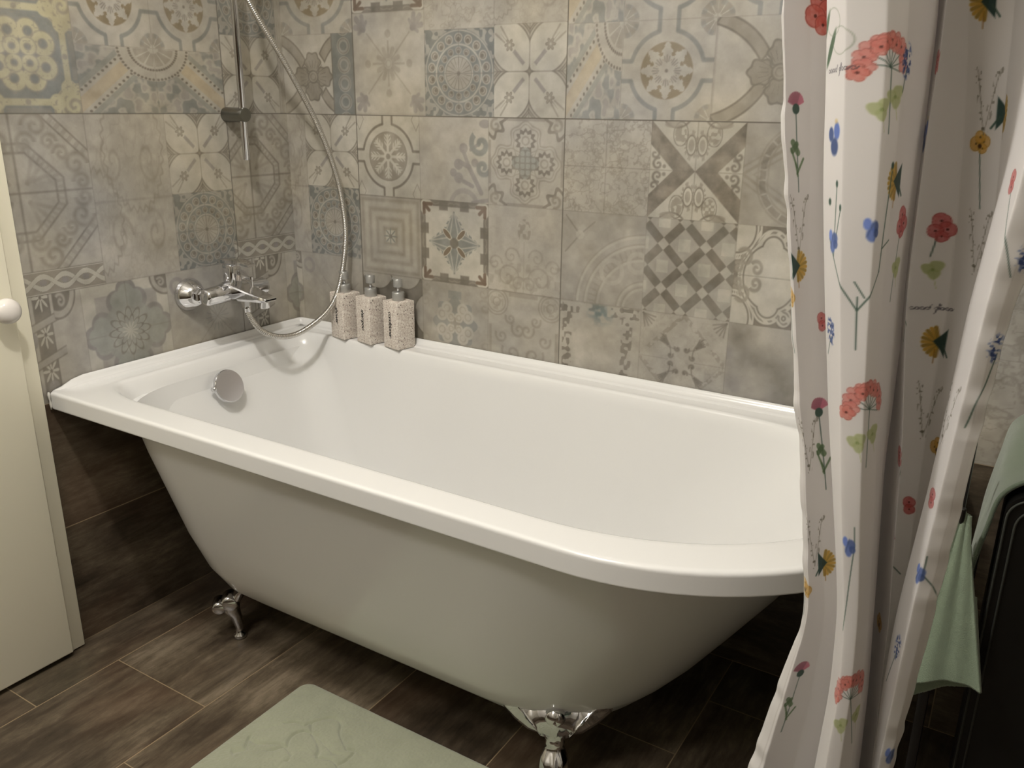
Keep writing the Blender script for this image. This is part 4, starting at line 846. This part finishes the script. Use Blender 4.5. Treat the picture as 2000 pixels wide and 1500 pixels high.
def claw_foot(x, y, ang, zt):
    e = bmesh.new(); d = Vector((math.cos(ang), math.sin(ang), 0)); s = Vector((-math.sin(ang), math.cos(ang), 0)); B = Vector((x, y, 0)) + O
    prof = [(-.030, zt + .030, .110, .006, 0), (-.018, zt + .012, .104, .009, .12), (-.006, zt - .006, .080, .011, .16), (.003, zt - .022, .052, .012, .16), (.008, zt - .034, .026, .013, .1), (.010, zt - .044, .0165, .014, 0), (.011, zt - .050, .0185, .016, 0), (.012, zt - .055, .016, .0145, 0), (.014, zt - .062, .019, .0165, 0), (.022, zt - .072, .025, .021, .05),
            (.029, zt - .088, .028, .024, .08), (.027, zt - .104, .024, .022, .08), (.018, zt - .118, .015, .015, .05)]
    zl = zt - .118; prof += [(.014, zl * .6 + .006, .010, .010, 0), (.014, .016, .008, .008, 0), (.014, .012, .015, .015, 0), (.014, .003, .017, .017, 0), (.014, 0, .014, .014, 0)]
    R = []
    for o_, z, hw, ht, fl_ in prof:
        r = []
        for k in range(48):
            a = 2 * math.pi * k / 48; g = 1 + fl_ * math.cos(a * 9); r.append(B + d * (o_ + ht * math.cos(a) * g + (.35 * hw * (1 - abs(math.sin(a))) if fl_ > .11 else 0)) + s * (hw * math.sin(a)) + Vector((0, 0, z + (.010 * math.cos(a * 7) if fl_ > .11 else 0))))
        R.append(r)
    add_loft(e, R); o = bm_obj('claw_foot', e, M['chrome'], tub)
    e = bmesh.new(); add_lathe(e, [(0, 0), (.017, .002), (.020, .010), (.014, .020), (0, .023)], B + d * .010 + Vector((0, 0, zt + .006)), d + Vector((0, 0, .35)), 24); bm_obj('rosette', e, M['chrome'], o)
    return o
claw_foot(1.148, -.542, math.radians(-64), .150)
def scroll_foot(x, y, ang, zt):
    """side view foot: cuff under the shell, rolled knee and a small pad"""
    e = bmesh.new(); d = Vector((math.cos(ang), math.sin(ang), 0)); s = Vector((-math.sin(ang), math.cos(ang), 0)); B = Vector((x, y, 0)) + O
    def ring(o_, z, hw, ht, tl=0.): return [B + d * (o_ + ht * math.cos(2 * math.pi * k / 32)) + s * (hw * math.sin(2 * math.pi * k / 32)) + Vector((0, 0, z + tl * math.cos(2 * math.pi * k / 32))) for k in range(32)]
    add_loft(e, [ring(-.035, zt + .03, .05, .008), ring(-.02, zt, .040, .012), ring(-.004, zt - .022, .026, .014), ring(.006, zt - .040, .020, .016), ring(.018, zt - .052, .021, .019), ring(.022, zt - .070, .022, .020), ring(.014, zt - .088, .016, .014), ring(.008, .030, .009, .009), ring(.008, .014, .008, .008), ring(.008, .010, .014, .014), ring(.008, .003, .016, .016), ring(.008, 0, .013, .013)])
    o = bm_obj('claw_foot', e, M['chrome'], tub)
    for q, zz, r in ((.046, zt - .058, .017), (.022, zt - .050, .021)):
        e = bmesh.new(); add_lathe(e, [(0, -.022), (r * .7, -.022), (r, -.016), (r, .016), (r * .7, .022), (0, .022)], B + d * q + Vector((0, 0, zz)), s, 24); bm_obj('claw', e, M['chrome'], o)
    return o
scroll_foot(.300, -.540, math.radians(-135), .150)
scroll_foot(.30, -.20, math.radians(135), .150); scroll_foot(1.16, -.21, math.radians(45), .150)
bm = bmesh.new(); R = []
for i in range(11):
    t_ = i / 10; x, y, z = .148 + .15 * t_, -.50 - .03 * t_, .285 - .15 * t_ ** .55; y -= .0
    w_ = .012 * (1 - .5 * t_); R.append([Vector((x - .008, y, z)) + O, Vector((x - .008, y + w_ * 2, z)) + O, Vector((x - .004, y + w_ * 2, z + .004)) + O, Vector((x - .004, y, z + .004)) + O])
add_loft(bm, R); bm_obj('foot_bracket', bm, M['chrome_soft'], tub, angle=40)

# ================================================================ BATH MIXER
mx_ = empty('bath_mixer', (0, -.29, .762)); tag(mx_, 'chrome single-lever bath mixer on the tiled wall above the left end of the tub', 'mixer tap'); O = Vector((0, .29, -.762))
for yy in (-.364, -.216):
    bm = bmesh.new(); add_lathe(bm, [(0, .001), (.040, .001), (.0412, .004), (.040, .009), (.035, .017), (.028, .028), (.0225, .036), (.018, .038), (0, .038)], Vector((0, yy, .762)) + O, (1, 0, 0), 48); o = bm_obj('wall_rosette', bm, M['chrome'], mx_, angle=35)
    bm = bmesh.new(); add_lathe(bm, [(.015, .030), (.0165, .036), (.0165, .052), (.013, .055), (.013, .068), (0, .068)], Vector((0, yy, .762)) + O, (1, 0, 0), 6 if yy < -.3 else 24); bm_obj('union_nut', bm, M['chrome'], o, smooth=False)
bm = bmesh.new(); R = []
for y, r, dz in ((-.382, .010, 0), (-.380, .0175, 0), (-.376, .0205, 0), (-.335, .0225, .001), (-.320, .024, .003), (-.262, .024, .003), (-.246, .0215, .001), (-.196, .021, 0), (-.192, .019, 0), (-.190, .010, 0)):
    R.append([Vector((.078 + r * math.cos(a) * 1.05, y, .765 + dz + r * math.sin(a))) + O for a in [2 * math.pi * k / 28 for k in range(28)]])
add_loft(bm, R); bm_obj('mixer_body', bm, M['chrome'], mx_, angle=50)
bm = bmesh.new(); R = []
for x, hw, z0, z1 in ((.070, .030, .752, .792), (.095, .029, .748, .788), (.12, .027, .750, .782), (.150, .0245, .752, .775), (.180, .022, .753, .769), (.205, .019, .7545, .7645), (.208, .017, .756, .762)):
    R.append([Vector((x, -.291 + hw * sx * k1, z)) + O for sx, z, k1 in ((-1, z0 + .003, .9), (-1, z0 + .006, 1), (-1, z1 - .003, 1), (-1, z1, .9), (1, z1, .9), (1, z1 - .003, 1), (1, z0 + .006, 1), (1, z0 + .003, .9), (.8, z0, 1), (-.8, z0, 1))])
add_loft(bm, R); bm_obj('spout', bm, M['chrome'], mx_, angle=35)
bm = bmesh.new(); add_lathe(bm, [(0, 0), (.011, 0), (.0125, .003), (.0125, .018), (0, .018)], Vector((.185, -.291, .738)) + O, (0, 0, 1), 24); bm_obj('aerator', bm, M['chrome'], mx_, angle=35)
bm = bmesh.new(); add_box(bm, .060, .096, -.019, .017, .020, .076, .008, 3); o = bm_obj('lever', bm, M['chrome'], mx_, angle=50)
bm = bmesh.new(); R = []
for x, hw, z0, z1 in ((.050, .019, .834, .846), (.080, .020, .836, .849), (.110, .018, .836, .848), (.135, .015, .835, .844), (.150, .012, .834, .840)):
    R.append([Vector((x, -.291 + s_ * hw, z)) + O for s_, z in ((-1, z0 + .002), (-1, z1 - .002), (-.8, z1), (.8, z1), (1, z1 - .002), (1, z0 + .002), (.8, z0), (-.8, z0))])
add_loft(bm, R); bm_obj('lever_paddle', bm, M['chrome'], o, angle=40)
bm = bmesh.new(); add_lathe(bm, [(0, 0), (.0035, 0), (.0035, .020), (.006, .021), (.006, .028), (0, .029)], Vector((.128, -.276, .778)) + O, (0, .0, 1), 16); bm_obj('diverter_knob', bm, M['chrome'], mx_, angle=35)
bm = bmesh.new(); add_lathe(bm, [(.0, .0), (.010, .0), (.0115, .004), (.0115, .020), (.008, .022), (0, .022)], Vector((.120, -.291, .731)) + O, (0, 0, 1), 6); bm_obj('hose_union', bm, M['chrome'], mx_, smooth=False)

# ================================================================ SHOWER RAIL, HOSE
rail = empty('shower_rail', (.06, -.2, 1.07)); tag(rail, 'chrome vertical shower slide rail fixed to the wall above the mixer', 'shower rail')
bm = bmesh.new(); add_lathe(bm, [(0, 0), (.007, 0), (.0085, .002), (.0085, .75), (0, .751)], (0, 0, .006), (0, 0, 1), 24); bm_obj('rail', bm, M['chrome'], rail, angle=40)
for zz in (.112, .70):
    bm = bmesh.new(); add_lathe(bm, [(0, 0), (.017, 0), (.0175, .002), (.0165, .055), (.0175, .066), (.016, .070), (0, .070)], (-.06, 0, zz), (1, 0, 0), 32); bm_obj('wall_bracket', bm, M['chrome_soft'], rail, angle=35)
bm = bmesh.new(); add_box(bm, .008, .050, -.018, .018, .47, .51, .007, 3); bm_obj('slider', bm, M['chrome'], rail, angle=50)
hs = empty('hand_shower', (.11, -.215, 1.60)); tag(hs, 'chrome hand shower in the slider of the rail', 'shower head')
bm = bmesh.new(); add_tube(bm, [(0, 0, -.05), (.01, 0, 0), (.03, 0, .08), (.06, -.0, .14)], lambda i: (.011, .012, .011, .012)[i], 16); bm_obj('handle', bm, M['chrome'], hs)
bm = bmesh.new(); add_lathe(bm, [(0, .012), (.03, .010), (.045, 0), (.045, -.010), (0, -.012)], (.085, 0, .155), (-.6, 0, .8), 32); bm_obj('spray_head', bm, M['chrome'], hs, angle=40)
HP = [(.1205, -.291, .735), (.1225, -.2915, .722), (.130, -.286, .700), (.145, -.270, .670), (.165, -.232, .650), (.180, -.173, .652), (.200, -.098, .693), (.2125, -.060, .755), (.222, -.038, .868), (.218, -.037, .962), (.208, -.050, 1.054), (.189, -.084, 1.165), (.160, -.143, 1.293), (.124, -.213, 1.432), (.112, -.216, 1.50), (.110, -.215, 1.548)]
pp = catmull(HP, 90); cum = [0.]
for a, b in zip(pp, pp[1:]): cum.append(cum[-1] + (b - a).length)
ns = int(cum[-1] / .0011); pts = []; j = 0
for i in range(ns):
    q = cum[-1] * i / (ns - 1)
    while j < len(cum) - 2 and cum[j + 1] < q: j += 1
    t_ = (q - cum[j]) / max(1e-9, cum[j + 1] - cum[j]); pts.append(pp[j].lerp(pp[j + 1], min(1, t_)))
bm = bmesh.new(); add_tube(bm, pts, lambda i: .0072 if i % 4 in (0, 1) else .0064, 14); o = bm_obj('shower_hose', bm, M['hose']); tag(o, 'ribbed chrome shower hose looping from the mixer up to the rail', 'shower hose')
for a, b in ((pts[0], pts[14]), (pts[-1], pts[-14])):
    bm = bmesh.new(); d = b - a; add_lathe(bm, [(0, 0), (.0095, 0), (.0095, d.length * .7), (.0078, d.length), (0, d.length)], a, d, 20); bm_obj('hose_end', bm, M['chrome'], o, angle=35)

# ================================================================ PUMP BOTTLES
def bottle(name, x, y, rz, word, label, size):
    root = empty(name, (x, y, Zr + .001), rz); tag(root, label, 'bottle', 'pump bottles on the tub rim')
    h = .0285; bm = bmesh.new(); add_box(bm, -h, h, -h, h, 0, .1215, .0022, 3); bm_obj('bottle_body', bm, M['stone'], root, angle=50)
    bm = bmesh.new(); add_lathe(bm, [(0, .1215), (.0150, .1215), (.0155, .1225), (.0155, .1415), (.0145, .143), (0, .143)], n=32); bm_obj('collar', bm, M['satin'], root, angle=35)
    bm = bmesh.new(); add_lathe(bm, [(0, .142), (.0035, .142), (.0035, .160), (0, .160)], n=16); o = bm_obj('pump_stem', bm, M['chrome'], root)
    bm = bmesh.new(); add_lathe(bm, [(0, .156), (.0115, .156), (.0118, .158), (.0118, .1745), (.0108, .176), (0, .176)], n=32)
    ob = bm_obj('pump_head', bm, M['satin'], root, angle=35)
    bm = bmesh.new(); add_tube(bm, catmull([(-.006, .002, .170), (-.025, .010, .170), (-.040, .016, .169), (-.046, .019, .164)], 6), .0032, 12); bm_obj('nozzle', bm, M['satin'], ob)
    cu = bpy.data.curves.new('lettering', 'FONT'); cu.body = word; cu.size = size; cu.shear = .35; cu.align_x = 'CENTER'; cu.align_y = 'CENTER'; cu.extrude = .00015; cu.space_character = .88; cu.offset = .0002
    to = bpy.data.objects.new('lettering', cu); COL.objects.link(to); dg = bpy.context.evaluated_depsgraph_get(); me = bpy.data.meshes.new_from_object(to.evaluated_get(dg)); bpy.data.objects.remove(to)
    Rm = Matrix(((0, 1, 0, .000), (0, 0, -1, -h - .0002), (-1, 0, 0, .063), (0, 0, 0, 1))); me.transform(Rm); me.materials.clear(); me.materials.append(M['ink'])
    link(bpy.data.objects.new('lettering', me), root)
    return root
rz = math.radians(-12)
bottle('soap_dispenser', .398, -.0455, rz, 'conditioner', 'speckled white pump bottle lettered conditioner, rightmost on the back rim of the tub', .0165)
bottle('soap_dispenser', .307, -.0455, rz, 'shampoo', 'speckled white pump bottle lettered shampoo, between two others on the tub rim', .0165)
bottle('soap_dispenser', .217, -.0455, rz, 'shower', 'speckled white pump bottle lettered shower, behind the hose in the tub corner', .0165)

# ================================================================ CREAM CABINET AT THE LEFT
cab = empty('wall_cabinet', (0, -1.05, 0)); tag(cab, 'tall cream-painted cabinet on the left wall with a round white knob', 'cabinet'); O = Vector((0, 1.05, 0))
bm = bmesh.new(); add_box(bm, .001, .020, 1.05 - 1.34, 1.05 - .765, .004, 2.05, .0015, 2); bm_obj('cabinet_frame', bm, M['cream'], cab, angle=40)
bm = bmesh.new(); add_box(bm, .0205, .038, 1.05 - 1.30, 1.05 - .802, .012, 2.02, .003, 3)
o = bm_obj('cabinet_door', bm, M['cream'], cab, angle=40)
bm = bmesh.new(); add_lathe(bm, [(0, 0), (.010, 0), (.009, .008), (.012, .012), (.021, .018), (.0255, .028), (.0235, .038), (.014, .046), (0, .048)], (.038, 1.05 - .832, .818), (1, 0, 0), 40); bm_obj('door_knob', bm, M['porcelain'], o)

# ================================================================ BATH MAT
mx0, mx1, my0, my1 = .554, 1.354, -1.087, -.586
u = np.linspace(0, 1, 420); v = np.linspace(0, 1, 264); U, V = np.meshgrid(u, v)
# map the square onto a rounded rectangle
X = mx0 + (mx1 - mx0) * U; Y = my0 + (my1 - my0) * V; hx, hy, rc = (mx1 - mx0) / 2, (my1 - my0) / 2, .03
cx_, cy_ = (mx0 + mx1) / 2, (my0 + my1) / 2; dx, dy = X - cx_, Y - cy_
ox, oy = np.maximum(np.abs(dx) - (hx - rc), 0), np.maximum(np.abs(dy) - (hy - rc), 0); L2 = np.hypot(ox, oy) + 1e-9; m_ = np.maximum(ox, oy); k = np.where(L2 > 0, m_ / L2, 1)
X = cx_ + np.sign(dx) * (np.minimum(np.abs(dx), hx - rc) + ox * k); Y = cy_ + np.sign(dy) * (np.minimum(np.abs(dy), hy - rc) + oy * k)
edge = rc - np.hypot(np.maximum(np.abs(X - cx_) - (hx - rc), 0), np.maximum(np.abs(Y - cy_) - (hy - rc), 0)); edge = np.minimum(edge, np.minimum(hx - np.abs(X - cx_), hy - np.abs(Y - cy_)))
H = .013 * np.clip(1 - (1 - np.clip(edge / .010, 0, 1)) ** 2, 0, 1) ** .5
H = H + (vnoise(X * 420, Y * 420, 2) - .5) * .0013 * np.clip(edge / .01, 0, 1)
a, b = (X - .76) * 10 + 1.2 * (fbm(X * 9, Y * 9, 5, 2) - .5), (Y + .80) * 10 + 1.2 * (fbm(X * 9, Y * 9, 6, 2) - .5)
r, th = np.hypot(a, b), np.arctan2(b, a); g = np.full_like(a, 9.)
for R_, n_, ph in ((.55, 5, .3), (1.05, 5, .9), (1.55, 7, .2)): g = np.minimum(g, np.abs(r - R_ * (.78 + .22 * np.abs(np.cos(th * n_ / 2 + ph)))) + .05 * (vnoise(th * 3 + R_ * 9, r * 2, 8) > .62))
for k_ in np.linspace(0, 6.28, 8): g = np.minimum(g, np.where((r > .5) & (r < 1.35), np.abs(np.sin(th - k_ - .2 * r)) * r + (np.cos(th - k_) < 0) * 9, 9) + .0)
a2, b2 = (X - 1.10) * 10, (Y + .82) * 10; r_, th2 = np.hypot(a2, b2), np.arctan2(b2, a2)
for R_ in (.6, 1.1): g = np.minimum(g, np.abs(r_ - R_ * (.78 + .22 * np.abs(np.cos(th2 * 3)))))
H -= .0055 * np.clip(1 - g / .05, 0, 1) + .0014 * np.clip(1 - g / .14, 0, 1)
P = np.stack([X, Y, np.maximum(H, .0006)], -1); o, _ = grid_mesh('bath_mat', P, M['mat']); tag(o, 'sage green bath mat with carved flower relief on the dark floor', 'bath mat')
sd = o.modifiers.new('backing', 'SOLIDIFY'); sd.thickness = .0005; sd.offset = -1

# ================================================================ SHOWER CURTAIN AND ITS ROD
X, Y, S_, Z_ = curtain_surface()
Cc = np.ones(X.shape + (3,)) * np.array((.945, .935, .93)); STRETCH[0] = np.hypot(np.diff(X, axis=1), np.diff(Y, axis=1)) / np.diff(S_)[None, :]; kk_ = np.ones(41) / 41
STRETCH[0] = np.apply_along_axis(lambda r_: np.convolve(r_, kk_, 'same'), 1, STRETCH[0])
for f_ in FLOWERS: flower(Cc, S_, Z_, *f_)
hemm = np.minimum(S_, S_[-1] - S_)[None, :]; mixc(Cc, (.97, .965, .955), np.broadcast_to(sm(hemm - .004, .002), X.shape), .6); mixc(Cc, (.80, .78, .76), np.broadcast_to(sm(np.abs(hemm - .0125) - .0005, .001), X.shape), .5)
P = np.stack([X, Y, np.broadcast_to(Z_[:, None], X.shape)], -1)
o, _ = grid_mesh('shower_curtain', P, M['curtain'], color=srgb2lin(np.clip(Cc, 0, 1))); tag(o, 'white shower curtain printed with wild flowers, gathered at the right end of the tub', 'shower curtain')
sd = o.modifiers.new('cloth', 'SOLIDIFY'); sd.thickness = .0006
del X, Y, P, Cc
rod = empty('curtain_rod', (0, -.84, 1.99)); tag(rod, 'chrome curtain rod spanning the room above the front edge of the tub', 'curtain rod')
bm = bmesh.new(); add_lathe(bm, [(0, .001), (.012, .001), (.012, XR - .001), (0, XR - .001)], (0, 0, 0), (1, 0, 0), 20); bm_obj('rod', bm, M['chrome'], rod, angle=40)
for x in (0, XR):
    bm = bmesh.new(); add_lathe(bm, [(0, .001), (.03, .001), (.028, .012), (.013, .02), (0, .02)], (x, 0, 0), (1 if x == 0 else -1, 0, 0), 24); bm_obj('end_flange', bm, M['chrome'], rod, angle=40)

# ================================================================ BLACK HAMPER, RACK AND TOWELS AT THE RIGHT
hx0, hx1, hy0, hy1, hz = 1.775, 2.20, -.50, -.12, .742
hm = empty('laundry_hamper', (2., -.3, 0)); tag(hm, 'black laundry hamper with grey piping, standing past the right end of the tub', 'laundry hamper'); O = Vector((-2., .3, 0))
bm = bmesh.new(); rc = .032; ol = [(hx0, 0.0)] + [(hx0, .004)] + [(hx0 + rc - rc * math.cos(math.radians(q)), hz - rc + rc * math.sin(math.radians(q))) for q in range(0, 91, 10)] + [(hx1 - rc + rc * math.cos(math.radians(q)), hz - rc + rc * math.sin(math.radians(q))) for q in range(90, -1, -10)] + [(hx1, 0)]
add_loft(bm, [[Vector((x, y, z)) + O for x, z in ol] for y in (hy0, hy1)]); bm_obj('hamper_body', bm, M['black'], hm, angle=40)
for k_, ins in ((0, .003), (1, .014)):
    bm = bmesh.new(); add_tube(bm, [Vector((hx0 + ins + (x - hx0) * (1 - ins * 4.7), hy0 - .002, .02 + (z - ins) * .97)) + O for x, z in ol[1:-1]], .0016, 8); bm_obj('piping', bm, M['trim'], hm)
st = empty('towel_stand', (1.722, -.46, 0)); tag(st, 'black flat metal towel stand between the tub and the hamper', 'towel stand')
bm = bmesh.new(); add_box(bm, -.007, .007, -.010, .010, .012, .785, .002, 2); bm_obj('stand_post', bm, M['blackmetal'], st, angle=40)
bm = bmesh.new(); add_box(bm, -.03, .008, -.10, .20, 0, .012, .003, 2); bm_obj('stand_base', bm, M['blackmetal'], st, angle=40)
bm = bmesh.new(); add_tube(bm, catmull([(0, -.008, .69), (.004, -.030, .685), (.006, -.048, .69), (.006, -.050, .71)], 6), .004, 10); bm_obj('hook', bm, M['blackmetal'], st)
# small towel hanging on the hook: a folded drape that widens downwards
nv, nu = 90, 120; P = np.zeros((nv, nu, 3))
for j in range(nv):
    t_ = j / (nv - 1); xl = 1.722 - .056 * t_ ** .8; xr = 1.738 + .052 * t_ ** 1.1; 
    for i in range(nu):
        q = i / (nu - 1); zb = .470 - .040 * (1 - q) + .02 * math.sin(q * 3.1) - .0 ; top = .705 - .01 * abs(q - .4)
        P[j, i] = (xl + (xr - xl) * q, -.505 - .050 * t_ - .010 * t_ * math.sin(q * 5.2 + .3) - .0012 * math.sin(q * 23 + t_ * 3), top + (zb - top) * t_)
P[..., 2] += (vnoise(P[..., 0] * 900, P[..., 2] * 900, 3) - .5) * .0012
o, _ = grid_mesh('hand_towel', P, M['towel']); tag(o, 'pale sage hand towel hanging on the black stand, beside the curtain', 'towel'); ht_ = o; sd = o.modifiers.new('pile', 'SOLIDIFY'); sd.thickness = .005; sd.offset = 0
P2 = P[nv // 2:].copy(); P2[..., 1] += .022; qq = np.linspace(0, 1, nu)[None, :]; P2[..., 2] -= np.linspace(0, 1, P2.shape[0])[:, None] * .045 * (1 - qq * .75)
o, _ = grid_mesh('back_layer', P2, M['towel'], ht_); sd = o.modifiers.new('pile', 'SOLIDIFY'); sd.thickness = .005; sd.offset = 0
# large towel over the hamper
nv, nu = 110, 150; P = np.zeros((nv, nu, 3))
prof = catmull([(2.12, 0, hz + .012), (1.95, 0, hz + .016), (1.86, 0, hz + .014), (1.81, 0, hz + .016), (1.785, 0, hz + .012), (1.764, 0, hz - .012), (1.757, 0, hz - .06), (1.750, 0, hz - .13), (1.748, 0, hz - .20), (1.747, 0, hz - .27)], 16)
for i in range(nu):
    q = i / (nu - 1) * (len(prof) - 1); k_ = min(int(q), len(prof) - 2); p_ = prof[k_].lerp(prof[k_ + 1], q - k_); hang = max(0, min(1, (hz - p_.z) / .2))
    for j in range(nv):
        t_ = j / (nv - 1); y = -.485 + .33 * t_
        P[j, i] = (p_.x - hang * (.004 * math.sin(t_ * 22) + .004 * (1 - t_)), y, p_.z + .005 * math.sin(t_ * 7 + i * .05) * (1 - hang) + .05 * t_ * max(0, 1 - abs(p_.x - 1.9) * 5) * 0)
o, _ = grid_mesh('bath_towel', P, M['towel2']); tag(o, 'large moss green bath towel draped over the black hamper', 'towel'); sd = o.modifiers.new('pile', 'SOLIDIFY'); sd.thickness = .006; sd.offset = 1
